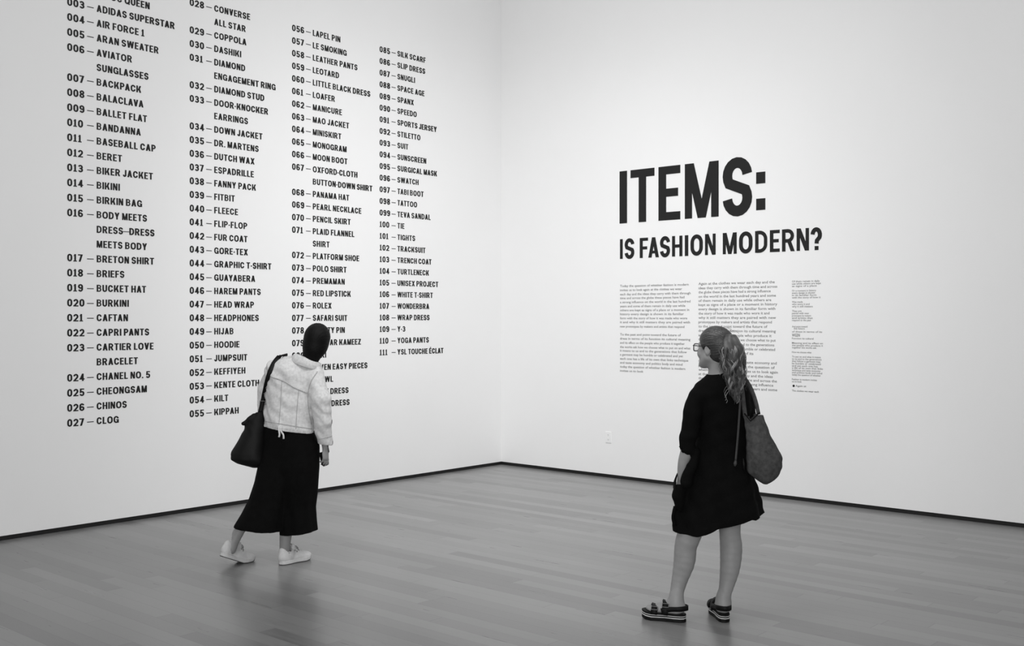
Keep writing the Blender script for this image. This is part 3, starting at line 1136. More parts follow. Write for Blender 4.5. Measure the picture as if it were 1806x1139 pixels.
# ================================================================== the woman in the white jacket (walking, left)
YL = 7.20
B = lambda px, py, dy=0.0: at(px, py, YL + dy)
ML = YL / F_PX
FL = np.array([0.66, 0.751, 0.0])
SL = np.array([0.751, -0.66, 0.0])        # her right-hand side
base = np.array([-1.62, YL, 0.0])
wl = empty('person', base, 'person in a short white jacket and wide black trousers, leaning towards the numbered list', 'person')

F = Field(B(380, 1010, -.45), B(600, 560, .5), 0.0042)
hO = B(558.5, 602, .03)
hR = frame((-0.05, 1.0, 0.0), (0.17, 0.0, 1))
Wh = head_solids(F, hO, hR, 0.98)
F.cone(Wh(0, -.025, -.05), B(543, 640, .03), .050, .056, .02)
F.cone(B(543, 640, .03), B(528, 665, .03), .058, .085, .03)
F.chain([B(524, 690, .03), B(515, 740, .02), B(508, 780, .02)], [.095, .090, .09], .04)
F.cone(B(490, 668, .07), B(552, 676, 0), .045, .045, .05)
F.cone(B(492, 795, .04), B(530, 800, .02), .085, .085, .04)
# legs
F.limb([B(487, 800, .05), B(462, 870, .02), B(432, 918, -.02), B(413, 953, -.04), B(407, 968, -.05)], [.075, .054, .039, .035, .036], .03)
F.limb([B(533, 800, 0), B(524, 870, .03), B(507, 925, .03), B(502.5, 962, .02), B(503, 978, .02)], [.075, .055, .046, .035, .036], .03)
# arms: right hangs, left bent to the strap
F.limb([B(559, 680, -.02), B(569, 722, -.05), B(574, 770, -.02), B(575, 788, 0.0)], [.045, .038, .031, .026], .02)
F.chain([B(487, 676, .10), B(466, 722, .13), B(478, 712, .27)], [.045, .038, .030], .02)
wristR = B(575.0, 788, 0.0)
dwn = np.array([0.03, 0.03, -1.0])
dwn /= np.linalg.norm(dwn)
across = np.array([.6, .8, 0])
across = across - dwn * (across @ dwn)
across /= np.linalg.norm(across)
pn = np.cross(across, dwn)
if pn @ SL > 0:
    pn = -pn
hand(F, wristR, np.stack([across, dwn, pn], 1), 0.92, 0.75, 0.8)
wl2 = B(478, 712, .27)
al = np.array([.5, .35, .75])
al /= np.linalg.norm(al)
ac = np.cross(al, np.array([0, 1, 0.1]))
ac /= np.linalg.norm(ac)
hand(F, wl2, np.stack([ac, al, np.cross(ac, al)], 1), 0.92, 0.9, 0.8)
body = F.build('body', SKIN, wl, relax=1)
eyes(Wh, hR, 0.98, wl)

# hair: short dark hair down to the nape
H = Field(B(520, 650, -.2), B(600, 562, .25), 0.0032)
H.ell(Wh(0, -.014, .028), (.088, .106, .098), hR, 0)
H.ell(Wh(0, -.030, -.034), (.078, .074, .066), hR, .035)
H.cone(Wh(-.004, -.040, -.06), B(547, 634, .0), .062, .056, .04)
Hl = lambda x, y, z: [(hR[0, i] * (x - hO[0]) + hR[1, i] * (y - hO[1]) + hR[2, i] * (z - hO[2])) for i in range(3)]


def hairface(x, y, z):
    q = Hl(x, y, z)
    return q[1] - (.050 + .45 * q[2])


H.clip(hairface)


def combed(x, y, z):
    q = Hl(x, y, z)
    th = np.arctan2(q[0], q[2] + .03)
    return .0006 * np.sin(34 * th + 6 * np.sin(q[1] * 30)) + .0005 * np.sin(71 * th + 2)


H.wrinkle(combed)
hair = H.build('hair', HAIRD, wl, relax=1)
m = MB()
for k in range(150):
    a0 = RNG.uniform(0, 2 * math.pi)
    top_ = np.array([.010 * math.cos(a0), -.02 + .010 * math.sin(a0), .128])
    pts = []
    for u in np.linspace(.08, 1, 12):
        an = u * 1.9 + .1
        d_ = np.array([math.sin(an) * math.cos(a0 + .25 * u), math.sin(an) * math.sin(a0 + .25 * u), math.cos(an)])
        p_ = np.array([0, -.014, .028]) + d_ * np.array([.0885, .1065, .0985])
        pts.append(Wh(*p_))
    if (hR.T @ (pts[-1] - hO))[1] > .02:
        pts = pts[:6]
    m.tube(pts, [RNG.uniform(.0008, .0018)] * len(pts), 4)
tag(m.build('hair_strands', HAIRD, hair, True), None, None, None, 'stuff')

# culottes
Z = lambda py: CAM_H - (py - HZ) / F_PX * YL
XW = lambda px: (px - CX) / F_PX * YL


def rows_px(rows, Y0, b, dy):
    out = []
    for i, (py, l, r) in enumerate(rows):
        bb = b[i] if isinstance(b, (list, tuple)) else b
        dd = dy[i] if isinstance(dy, (list, tuple)) else dy
        y = Y0 + dd
        out.append((CAM_H - (py - HZ) / F_PX * y, ((l + r) / 2 - CX) / F_PX * y, y, (r - l) / 2 / F_PX * y, bb))
    return out


C = Field(B(395, 1010, -.33), B(580, 745, .33), 0.0048)
hemL = lambda x, y, z: (Z(925.5) - (x - XW(413.5)) * (Z(925.5) - Z(934)) / (XW(494) - XW(413.5))) - z
hemR = lambda x, y, z: (Z(943.5) - (x - XW(494)) * (Z(943.5) - Z(937)) / (XW(559) - XW(494))) - z
foldL = lambda th, z: .035 * np.clip((Z(790) - z) / .45, 0, 1) * np.sin(5 * th + 1.2) + .02 * np.clip((Z(800) - z) / .4, 0, 1) * np.sin(9 * th + z * 6)
C.stack(rows_px([(738, 476, 530), (750, 468, 530), (762, 466, 530), (785, 464, 540), (822, 455, 532), (850, 449, 520), (880, 439, 510), (905, 426, 503), (925, 413.5, 498), (950, 402, 496)], YL, [.105, .115, .12, .13, .135, .135, .13, .13, .135, .135], [.03, .03, .04, .04, .03, .01, -.01, -.03, -.04, -.04]), 0, foldL, cut=hemL)
C.stack(rows_px([(742, 478, 545), (762, 478, 555), (785, 474, 563.6), (822, 476, 563), (850, 482, 561), (867, 486, 559.8), (893, 491, 556), (915, 493, 557), (937, 494, 559), (950, 494, 560)], YL, [.105, .12, .13, .14, .14, .135, .13, .13, .13, .13], [.02, .02, .02, .02, .03, .04, .05, .05, .05, .05]), .008, foldL, cut=hemR)
C.hollow(.011, Z(905))
C.build('trousers', BLACK2, wl, relax=1)

# jacket
J = Field(B(425, 800, -.36), B(605, 600, .42), 0.0046)
J.stack(rows_px([(629, 502, 550), (634, 490, 553), (641, 480, 558), (650, 473, 563), (664, 470, 566), (700, 469, 561), (740, 467, 556), (766, 466, 553)], YL, [.05, .075, .095, .108, .12, .13, .13, .135], [.04, .035, .03, .03, .03, .03, .02, .02]), 0,
        lambda th, z: .016 * np.sin(6 * th + 14 * z) * np.clip((Z(670) - z) / .15, 0, 1))
J.chain([B(556, 662, -.01), B(565, 705, -.045), B(569.5, 745, -.04), B(574, 780, -.01)], [.054, .070, .060, .047], .035)
J.chain([B(486, 650, .07), B(472, 688, .11), B(463, 728, .13)], [.064, .066, .060], .035)
J.cone(B(463, 728, .13), B(474, 716, .24), .058, .050, .01)
# cloth tension folds
WV = [(RNG.uniform(14, 60), RNG.uniform(-45, 45), RNG.uniform(12, 70), RNG.uniform(0, 6.28), RNG.uniform(.0006, .0015)) for _ in range(16)]


def bump_(x, y, z):
    wx = x + .02 * np.sin(17 * z + 9 * x) + .008 * np.sin(43 * z)
    wz = z + .02 * np.sin(19 * x + 5 * z) + .008 * np.sin(51 * x + 2)
    v = 0
    for a, b_, c, p0, am in WV:
        v = v + am * np.sin(a * wx + b_ * y + c * wz + p0)
    return v


J.wrinkle(bump_)
# hem, sleeve and neck cuts
hz0, hz1 = Z(752), Z(764)
J.clip(lambda x, y, z: np.where(x < XW(557.5) - 0 * y, (hz0 + (x - XW(467)) * (hz1 - hz0) / (XW(552) - XW(467))) - z, Z(783) - z - (x - XW(572)) * .12))
J.cone(B(574.5, 770, -.01), B(578, 800, 0), .034, .038, 0, 'cut')
J.hollow(.012, Z(742), None)
jacket = J.build('jacket', DENIM, wl, relax=1)


def on_jacket(px, py, lift=0.004):
    p0 = at(px, py, 6.7)
    d = p0 - np.array([0, 0, CAM_H])
    q = J.hit(p0, d)
    return None if q is None else q - d / np.linalg.norm(d) * lift


def seam(name, pts, rad=0.0022, n=30, material=DENIMS, parent=jacket, lift=0.001):
    q = [on_jacket(*p, lift) for p in spline([(a, b) for a, b in pts], n)]
    q = [p for p in q if p is not None]
    if len(q) > 3:
        m = MB()
        m.tube(q, rad, 6)
        return m.build(name, material, parent, True)


seam('yoke_seam', [(477, 664), (500, 672), (520, 684), (542, 693)], .0035)
seam('back_seam', [(497, 672), (495, 710), (492, 748)], .002)
seam('back_seam', [(527, 686), (524, 720), (522, 756)], .002)
seam('armhole_seam', [(560, 655), (549, 672), (543.5, 692), (544, 720), (549, 748)], .0028)
seam('waistband_seam', [(468, 743), (500, 748), (530, 753), (550, 756)], .0022)
seam('cuff_seam', [(563, 774), (573, 772), (585, 769)], .0022)
# frayed hem threads
m = MB()
for k in range(46):
    px = 468 + k * 1.85
    py = 751 + (px - 467) / 85 * 11.5
    p = on_jacket(px, py - 2, .003)
    if p is None:
        continue
    L = RNG.uniform(.006, .016)
    m.tube([p, p + np.array([RNG.uniform(-.004, .004), -.002, -L * .6]), p + np.array([RNG.uniform(-.008, .008), -.001, -L])], .0012, 4)
m.build('frayed_hem', DENIM, jacket)
# hanging ribbon at the back of the waist
for dx, L in ((-1.0, 19), (2.2, 22)):
    p0 = on_jacket(493 + dx, 751, .006)
    m = MB()
    q = spline([p0, p0 + (.004, -.016, -.03), p0 + (.012 + dx * .004, -.020, -.055), p0 + (.010 + dx * .006, -.02, -L * ML)], 10)
    m.ribbon(list(q), .011, .002, np.array([1, .2, .1]))
    m.build('ribbon', DENIM, jacket, True)
# turned-down collar
cc = B(541, 637, .025)
ux = B(556, 646, .0) - B(521, 632, .04)
ux = ux / np.linalg.norm(ux)
upn = np.array([.22, -.10, 1.0])
upn -= ux * (upn @ ux)
upn /= np.linalg.norm(upn)
uy = np.cross(upn, ux)
m = MB()
n = 40
vs, fs = [], []
prof = [(.064, .0), (.070, .034), (.077, .041), (.087, .035), (.106, -.016), (.103, -.021), (.086, .014), (.072, -.006)]
for i in range(n):
    a = 2 * math.pi * i / n
    back = 0.5 - 0.5 * math.sin(a)      # 1 at the back, 0 at the front
    for r, h in prof:
        rr = r + .010 * (1 - back)
        vs.append(cc + ux * math.cos(a) * rr * 1.06 + uy * math.sin(a) * rr * .95 + upn * (h * (.45 + .55 * back) - .012 * (1 - back)))
k = len(prof)
for i in range(n):
    for j in range(k):
        fs.append((i * k + j, ((i + 1) % n) * k + j, ((i + 1) % n) * k + (j + 1) % k, i * k + (j + 1) % k))
m.add(vs, fs)
m.build('collar', DENIM, jacket, True)

# sneakers
def sneaker(heel, fwd, up, inner, L=.262, bend=0.0):
    R = frame(fwd, up)
    W = lambda x, y, z: heel + R @ np.array([x * inner, y, z + bend * max(0.0, y - .64 * L)])
    lo = np.min([W(x, y, z) for x in (-.07, .07) for y in (-.03, L + .03) for z in (-.02, .15)], axis=0)
    hi = np.max([W(x, y, z) for x in (-.07, .07) for y in (-.03, L + .03) for z in (-.02, .15)], axis=0)
    S = Field(lo, hi, .0034)
    S.ell(W(.004, L * .80, .030), (.041, .056, .030), R @ np.array([[1, 0, 0], [0, math.cos(bend), -math.sin(bend)], [0, math.sin(bend), math.cos(bend)]]), .0)
    S.ell(W(.002, L * .56, .040), (.038, .072, .040), R, .02)
    S.ell(W(0, L * .18, .050), (.034, .052, .052), R, .02)
    S.cone(W(0, L * .30, .070), W(0, L * .22, .088), .036, .035, .02)
    S.cone(W(0, L * .10, .055), W(0, L * .085, .092), .026, .022, .02)
    S.cone(W(0, L * .60, .062), W(0, L * .42, .100), .018, .020, .015)
    S.cone(W(0, L * .23, .075), W(0, L * .20, .15), .034, .040, .0, 'cut')
    Rt = R.T
    S.clip(lambda x, y, z: .012 - (Rt[2, 0] * (x - heel[0]) + Rt[2, 1] * (y - heel[1]) + Rt[2, 2] * (z - heel[2])))
    up_ = S.build('sneaker', CANVAS, wl, relax=1)
    out = foot_outline(L, .046)
    slab('sole', W, out, .004, .026, RUBBER, up_, .0015, 1, .010, L)
    slab('outsole', W, out, 0.0, .005, RUBGREY, up_, .001, 1, .010, L)
    for k in range(5):
        y = L * (.44 + .065 * k)
        z = .094 - .0105 * k
        m = MB()
        m.tube(list(spline([W(-.026, y - .006, z - .012), W(-.012, y, z + .001), W(.012, y + .004, z + .001), W(.026, y + .01, z - .012)], 9)), .0026, 6)
        m.build('lace', LACE if k < 2 else CANVAS, up_, True)
    m = MB()
    for sg in (-1, 1):
        m.tube(list(spline([W(0, L * .43, .098), W(sg * .016, L * .46, .112), W(sg * .03, L * .50, .098), W(sg * .012, L * .47, .097), W(0, L * .43, .098)], 16)), .0024, 6)
        m.tube(list(spline([W(0, L * .43, .098), W(sg * .02, L * .48, .100), W(sg * .034, L * .52, .080)], 10)), .0022, 6)
    m.build('lace_bow', LACE, up_, True)
    m = MB()
    m.ribbon(list(spline([W(0, L * .60, .074), W(0, L * .47, .100), W(0, L * .395, .125)], 8)), .034, .006, R[:, 0])
    m.build('tongue', CANVAS, up_, True)
    return up_


# right foot flat on the floor
sneaker(np.array([XW(495), YL - .03, 0.0]), np.array([.64, .77, 0]), (0, 0, 1), -1)
# left foot on its ball, heel raised
ballL = np.array([(425 - CX) / F_PX * 7.249, 7.249, 0.0])
fl_ = np.array([.66, .64, -.40])
fl_ /= np.linalg.norm(fl_)
upL = np.cross(np.cross(fl_, np.array([0, 0, 1.0])), fl_)
sneaker(ballL - fl_ * .255 * .66, fl_, upL, 1, .255, .36)

# phone in the right hand
ph = wristR + dwn * .082 + pn * .026 + across * .002
m = MB()
hx, hy, hzv = across * .031, dwn * .048 + across * .012, pn * .0045
vs, fs = [], []
ringn = 20
for kz, sc_ in ((-1, .94), (-.7, 1), (.7, 1), (1, .94)):
    for i in range(ringn):
        a = 2 * math.pi * i / ringn
        cxp = math.copysign(abs(math.cos(a)) ** .35, math.cos(a)) * sc_
        cyp = math.copysign(abs(math.sin(a)) ** .35, math.sin(a)) * sc_
        vs.append(ph + hx * cxp + hy * cyp + hzv * kz)
fs = [tuple(range(ringn))[::-1], tuple(3 * ringn + i for i in range(ringn))] + [(r * ringn + i, r * ringn + (i + 1) % ringn, (r + 1) * ringn + (i + 1) % ringn, (r + 1) * ringn + i) for r in range(3) for i in range(ringn)]
m.add(vs, fs)
tag(m.build('phone', PHONE), 'small black phone held in the hanging right hand of the person in white', 'phone')

# black shoulder bag
bag = empty('shoulder_bag', B(437, 822, -.02), 'slouchy black bag hanging from the left shoulder of the person in white', 'bag')
G = Field(B(392, 835, -.22), B(490, 705, .2), 0.0042)
G.stack(rows_px([(727, 452, 464), (736, 442, 466), (746, 433, 467), (760, 430, 468), (780, 418.5, 470), (799, 407, 472), (809, 407, 473), (817, 419, 472), (821.5, 436, 468), (824, 446, 462)], YL - .0,
                [.022, .03, .04, .055, .075, .085, .085, .07, .05, .02], [.02, .02, .02, .02, .02, .02, .02, .02, .02, .02]), 0,
        lambda th, z: .03 * np.sin(4 * th + 9 * z), soft=.012)
G.cone(B(429, 747, .0), B(448, 733, .01), .012, .018, .008)
G.wrinkle(lambda x, y, z: .0016 * np.sin(60 * x + 40 * z + 3 * np.sin(20 * z)))
gb = G.build('bag_body', LEATHER, bag, relax=1)
sp_ = []
for px, py in [(461, 722), (464, 705), (467, 690), (471, 672), (476, 655), (483, 640), (491, 630), (497, 627)]:
    q = on_jacket(px, py, .008)
    if q is None:
        q = B(px, py, .02 if py < 632 else .0)
    sp_.append(q)
sp_[0] = B(459, 727, .02)
top = sp_[-1]
sp_ += [top + (.012, .06, .004), B(497, 640, .17), B(484, 672, .23), B(472, 705, .17), B(462, 728, .06)]
m = MB()
pts = spline(sp_, 60)
m.ribbon(list(pts), .030, .006, [np.array([1, .15, 0.25])] * 60)
st = m.build('strap', LEATHER, bag, True)
for px, py in ((470, 684), (466.5, 694)):
    p = on_jacket(px - .5, py, .018)
    if p is not None:
        m = MB()
        m.tube([p + (0, .006, 0), p], .004, 10)
        m.build('stud', METAL, st, True)
pb = on_jacket(463.5, 710, .016)
if pb is not None:
    m = MB()
    m.tube([pb + np.array([a * .019, 0, b * .011]) for a, b in ((-1, -1), (1, -1), (1, 1), (-1, 1), (-1, -1))], .0025, 6)
    m.build('buckle', METAL, st, False)

# ================================================================== the woman in the black dress (right)
YR = 5.87
A = lambda px, py, dy=0.0: at(px, py, YR + dy)
ZR = lambda py: CAM_H - (py - HZ) / F_PX * YR
XR = lambda px: (px - CX) / F_PX * YR
wr = empty('person', np.array([1.06, YR, 0.0]), 'person in a short black dress with a wavy ponytail and glasses, facing the wall text', 'person')
F = Field(A(1120, 1108, -.3), A(1400, 565, .48), 0.0042)
hOr = A(1260.5, 613.5, .0)
hRr = frame((-.66, .75, .05), (-.03, .02, 1))
Wr = head_solids(F, hOr, hRr, .965)
F.cone(Wr(0, -.022, -.05), A(1268, 668, .01), .050, .054, .02)
F.cone(A(1268, 668, .01), A(1272, 692, .01), .056, .075, .03)
F.cone(A(1236, 703, -.03), A(1312, 703, .05), .032, .032, .03)
F.chain([A(1272, 720, .01), A(1269, 785, .01), A(1266, 840, .01)], [.078, .068, .085], .04)
# legs
F.limb([A(1240, 855, -.02), A(1217, 938, -.01), A(1209.5, 962, .0), A(1207, 990, .005), A(1198.5, 1023, .005), A(1193, 1048, -.005), A(1193, 1064, -.01)],
        [.078, .066, .060, .058, .043, .036, .037], .03)
F.limb([A(1290, 855, .03), A(1287, 930, .03), A(1289.5, 966, .03), A(1287.5, 1000, .02), A(1282, 1030, .01), A(1277.5, 1050, .0), A(1277, 1066, .0)],
        [.080, .058, .060, .054, .041, .034, .036], .03)
# left arm, hand in the pocket
wrist = A(1202, 842, -.05)
F.limb([A(1230, 706, -.045), A(1214, 785, -.08), A(1205.5, 815, -.07), wrist], [.032, .034, .029, .023], .02)
hd = np.array([-.10, .05, -1.0])
hd /= np.linalg.norm(hd)
fw = np.array([-.45, .89, 0])
acr = fw - hd * (fw @ hd)
acr /= np.linalg.norm(acr)
pnr = np.cross(acr, hd)
if pnr @ np.array([-.9, -.45, 0]) > 0:
    pnr = -pnr
hand(F, wrist, np.stack([acr, hd, pnr], 1), .9, .3, .3)
# right arm folded across the front
F.chain([A(1314, 706, .05), A(1322, 775, .07), A(1296, 768, .26)], [.032, .032, .026], .02)
w2 = A(1296, 768, .26)
hd2 = np.array([-.85, .3, .3])
hd2 /= np.linalg.norm(hd2)
ac2 = np.array([0, 0, 1.0]) - hd2 * hd2[2]
ac2 /= np.linalg.norm(ac2)
hand(F, w2, np.stack([ac2, hd2, np.cross(ac2, hd2)], 1), .9, .7, .5)
# feet: left points to the wall text, right away from us
feet = [(np.array([.945, 5.83, 0.0]), np.array([-.93, .36, 0]), 1), (np.array([1.158, 5.815, 0.0]), np.array([-.05, 1, 0]), -1)]
SOLE = .044
for heel, fd, inner in feet:
    R = frame(fd)
    W = lambda x, y, z: heel + R @ np.array([x * inner, y, z + SOLE])
    F.ell(W(0, .035, .030), (.029, .036, .030), R, .015)
    F.cone(W(0, .045, .04), W(0, .05, .085), .032, .034, .02)
    F.cone(W(0, .06, .045), W(.004, .15, .024), .036, .022, .03)
    F.cone(W(-.018, .05, .018), W(-.022, .165, .014), .018, .016, .015)
    F.cone(W(.018, .05, .022), W(.024, .165, .017), .018, .018, .015)
    for k, (x, yy, r) in enumerate(((.027, .226, .0125), (.010, .228, .0088), (-.004, .221, .0085), (-.017, .212, .008), (-.029, .200, .0078))):
        F.cone(W(x * .8, .165, .013), W(x, yy - .012, .010), .011, r, .004)
F.clip(lambda x, y, z: .040 - z)
F.build('body', SKIN, wr, relax=1)
eyes(Wr, hRr, .965, wr)
for heel, fd, inner in feet:
    R = frame(fd)
    Wl = lambda x, y, z: heel + R @ np.array([x * inner, y, z])
    L = .242
    out = foot_outline(L, .045)
    sd = slab('sandal', Wl, out, 0.0, .018, LEATHER, wr, .003, 1, .006, L)
    slab('white_stripe', Wl, out, .018, .024, CANVAS, sd, .0042, 1, .006, L)
    slab('midsole', Wl, out, .024, .030, LEATHER, sd, .003, 1, .006, L)
    slab('white_stripe', Wl, out, .030, .034, CANVAS, sd, .0042, 1, .006, L)
    slab('footbed', Wl, out, .034, .045, LEATHER, sd, .003, 1, .006, L)
    for nm, y0, hh_, wd, hw_ in (('toe_strap', .178, .040, .036, .050), ('instep_strap', .118, .066, .034, .046)):
        m = MB()
        sp2 = lambda v, e: math.copysign(abs(v) ** e, v)
        q = [Wl(hw_ * sp2(math.cos(a), .75), y0 + .012 * math.cos(a) - .010 * math.sin(a), .038 + hh_ * abs(math.sin(a)) ** .65) for a in np.linspace(0.0, math.pi, 25)]
        m.ribbon(q, wd, .006, R[:, 1] + R[:, 2] * .25)
        ob = m.build(nm, LEATHER, sd, True)
        m = MB()
        sa = lambda a: Wl((hw_ + .004) * sp2(math.cos(a), .75), y0 + .012 * math.cos(a) - .010 * math.sin(a), .038 + (hh_ + .004) * abs(math.sin(a)) ** .65)
        bc = sa(2.45)
        bz_ = sa(2.62) - sa(2.28)
        bz_ = bz_ / np.linalg.norm(bz_) * .010
        bx_ = R[:, 1] * .017
        m.tube([bc + bx_ * a + bz_ * b for a, b in ((-1, -1), (1, -1), (1, 1), (-1, 1), (-1, -1))], .0022, 6)
        m.build('buckle', METAL, sd)
    m = MB()
    q = spline([Wl(-.046, .125, .060), Wl(-.042, .07, .072), Wl(-.036, .02, .076), Wl(0, -.012, .078), Wl(.036, .02, .076), Wl(.042, .07, .072), Wl(.046, .125, .060)], 30)
    m.ribbon(list(q), .026, .006, ZUP)
    m.build('heel_strap', LEATHER, sd, True)

# hair: dark brushed-back cap, fair wavy ponytail
H = Field(A(1215, 670, -.22), A(1310, 565, .25), 0.0032)
H.ell(Wr(0, -.012, .030), (.083, .104, .093), hRr, 0)
H.ell(Wr(0, -.045, -.030), (.062, .055, .055), hRr, .03)
H.ell(Wr(0, -.108, .040), (.034, .030, .034), hRr, .02)
Hr = lambda x, y, z: [(hRr[0, i] * (x - hOr[0]) + hRr[1, i] * (y - hOr[1]) + hRr[2, i] * (z - hOr[2])) for i in range(3)]


def hairface_r(x, y, z):
    q = Hr(x, y, z)
    ear = .027 - np.sqrt((q[1] + .004) ** 2 + (q[2] + .014) ** 2)
    return np.maximum(np.maximum(q[1] - (.032 + .66 * q[2]), ear), -.078 - q[2])


H.clip(hairface_r)


def combed_r(x, y, z):
    q = Hr(x, y, z)
    th = np.arctan2(q[0], q[2] - .035 + .12 * (q[1] + .11))
    return .0006 * np.sin(38 * th + 2 * np.sin(40 * q[1])) + .0006 * np.sin(83 * th + 1)


H.wrinkle(combed_r)
hr = H.build('hair', HAIRB, wr, relax=1)
# combed strands from the hairline back to the tie
for mt, cnt in ((HAIRL, 60), (HAIRM, 80), (HAIRB, 60)):
    m = MB()
    for k in range(cnt):
        a0 = RNG.uniform(-1.5, 1.5)
        zf = .085 * math.cos(a0) + .012
        s0 = np.array([.084 * math.sin(a0), .028 + .62 * zf - RNG.uniform(0, .05), zf])
        s1 = np.array([.020 * math.sin(a0 * 1.2), -.118, .048 + .02 * math.cos(a0)])
        cE = np.array([0, -.012, .030])
        rE = np.array([.0835, .1045, .0935]) * 1.012
        pts = []
        for i in range(15):
            u = i / 14
            d_ = (s0 - cE) / rE * (1 - u) + (s1 - cE) / rE * u
            d_ /= np.linalg.norm(d_)
            w = .0012 * math.sin(9 * u + k)
            pts.append(Wr(*(cE + rE * d_ * (1 + w))))
        m.tube(pts, [RNG.uniform(.0010, .0022)] * 15, 4)
    tag(m.build('hair_strands', mt, hr, True), None, None, None, 'stuff')
# ponytail
tie = Wr(0, -.120, .045)
P = Field(A(1255, 720, -.35), A(1335, 580, .1), 0.0042)
rows = rows_px([(590, 1280, 1296), (600, 1274, 1304), (615, 1273, 1310), (632, 1273, 1311), (650, 1275, 1312), (668, 1279, 1312), (685, 1284, 1309), (700, 1290, 1304), (709, 1296, 1300)], YR,
               [.03, .045, .055, .055, .05, .045, .038, .025, .012], [-.095, -.11, -.125, -.13, -.13, -.13, -.13, -.135, -.14])
P.stack(rows, 0, lambda th, z: .06 * np.sin(7 * th + 30 * z) + .05 * np.sin(4 * th - 22 * z))
P.ell(tie, (.03, .03, .03), None, .02)
pony = P.build('ponytail', HAIRM, wr, relax=1)
zs = [r[0] for r in rows][::-1]
rz = lambda z, i: np.interp(z, zs, [r[i] for r in rows][::-1])
for mt, cnt in ((HAIRL, 22), (HAIRM, 22), (HAIRB, 8)):
    m = MB()
    for k in range(cnt):
        th = RNG.uniform(0, 2 * math.pi)
        rad = RNG.uniform(.78, 1.06)
        zend = RNG.choice([RNG.uniform(ZR(640), ZR(690)), RNG.uniform(ZR(682), ZR(708))])
        amp = RNG.uniform(.005, .010)
        fr = RNG.uniform(55, 85)
        ph0 = RNG.uniform(0, 6.28)
        cr = RNG.uniform(.006, .010)
        for j in range(11):
            ja, jr = RNG.uniform(0, 6.28), cr * math.sqrt(RNG.random())
            ze = zend + RNG.uniform(-.008, .012)
            dp = RNG.uniform(-.25, .25)
            pts = []
            n = 30
            for i in range(n):
                u = i / (n - 1)
                z = tie[2] + .016 * math.sin(math.pi * min(1, u * 4)) - u * (tie[2] - ze)
                t2 = th + .5 * math.sin(2.6 * u + ph0)
                a_, b_ = rz(z, 3) * rad, rz(z, 4) * rad
                w = amp * min(1.3, .2 + 2.0 * u)
                sp = (1 - .55 * u * u)
                q_ = np.array([rz(z, 1) + a_ * math.cos(t2) + w * math.sin(fr * z + ph0 + dp) + jr * sp * math.cos(ja),
                               rz(z, 2) + b_ * math.sin(t2) + w * math.cos(fr * z * .9 + ph0 + dp) + jr * sp * math.sin(ja), z])
                if u < .2:
                    q_ = tie * (1 - u * 5) + q_ * u * 5
                pts.append(q_)
            strand_tube(m, pts, RNG.uniform(.0018, .0034), .0008, 4)
    # curls that stand off at the outer side
    for k in range(5):
        z = ZR(RNG.uniform(606, 690))
        p0 = np.array([rz(z, 1) + rz(z, 3) * RNG.choice([-1, 1, 1]) * .95, rz(z, 2), z])
        sg = 1 if p0[0] > rz(z, 1) else -1
        m.tube(list(spline([p0, p0 + (sg * .012, -.005, -.012), p0 + (sg * .020, -.004, -.034), p0 + (sg * .010, 0, -.052), p0 + (sg * .016, 0, -.066)], 14)), .0013, 5)
    tag(m.build('hair_strands', mt, pony, True), None, None, None, 'stuff')
# a few loose flyaway strands
for k in range(9):
    s0 = Wr(RNG.uniform(-.05, .05), RNG.uniform(-.09, -.02), RNG.uniform(.09, .115))
    m = MB()
    m.tube(list(spline([s0, s0 + (RNG.uniform(-.01, .02), -.01, .006), s0 + (RNG.uniform(.0, .04), -.02, RNG.uniform(-.02, .004))], 8)), .0007, 4)
    m.build('loose_strand', HAIRB, hr, True)

# glasses
gl = empty('glasses', hOr, None, None)
gl.parent = wr
gl.matrix_parent_inverse = Matrix.Translation(wr.location).inverted()
def gmesh(mb, name, material, parent, sm=True):
    o = mb.build(name, material, None, sm)
    o.parent = parent
    o.matrix_parent_inverse = Matrix.Translation(Vector(tuple(map(float, hOr)))).inverted()
    return o
for sg in (-1, 1):
    m = MB()
    rg = [Wr(sg * (.034 + .027 * math.copysign(abs(math.cos(a)) ** .6, math.cos(a))), .108 - .006 * abs(math.cos(a)), -.003 + .021 * math.copysign(abs(math.sin(a)) ** .7, math.sin(a))) for a in np.linspace(0, 2 * math.pi, 29)]
    m.tube(rg, .0028, 6, False)
    rim = gmesh(m, 'rim', FRAME, gl)
    m = MB()
    m.add(rg[:-1] + [p + hRr[:, 1] * .0015 for p in rg[:-1]], [tuple(range(28))[::-1], tuple(28 + i for i in range(28))] + [(i, (i + 1) % 28, 28 + (i + 1) % 28, 28 + i) for i in range(28)])
    gmesh(m, 'lens', GLASSM, gl, False)
    m = MB()
    m.tube(list(spline([Wr(sg * .062, .104, .008), Wr(sg * .074, .092, .010), Wr(sg * .077, .04, .010), Wr(sg * .079, -.005, .014), Wr(sg * .076, -.026, -.004)], 16)), .0026, 6)
    gmesh(m, 'temple_arm', FRAME, gl)
m = MB()
m.tube(list(spline([Wr(-.008, .108, .004), Wr(0, .111, .008), Wr(.008, .108, .004)], 7)), .0026, 6)
gmesh(m, 'bridge', FRAME, gl)

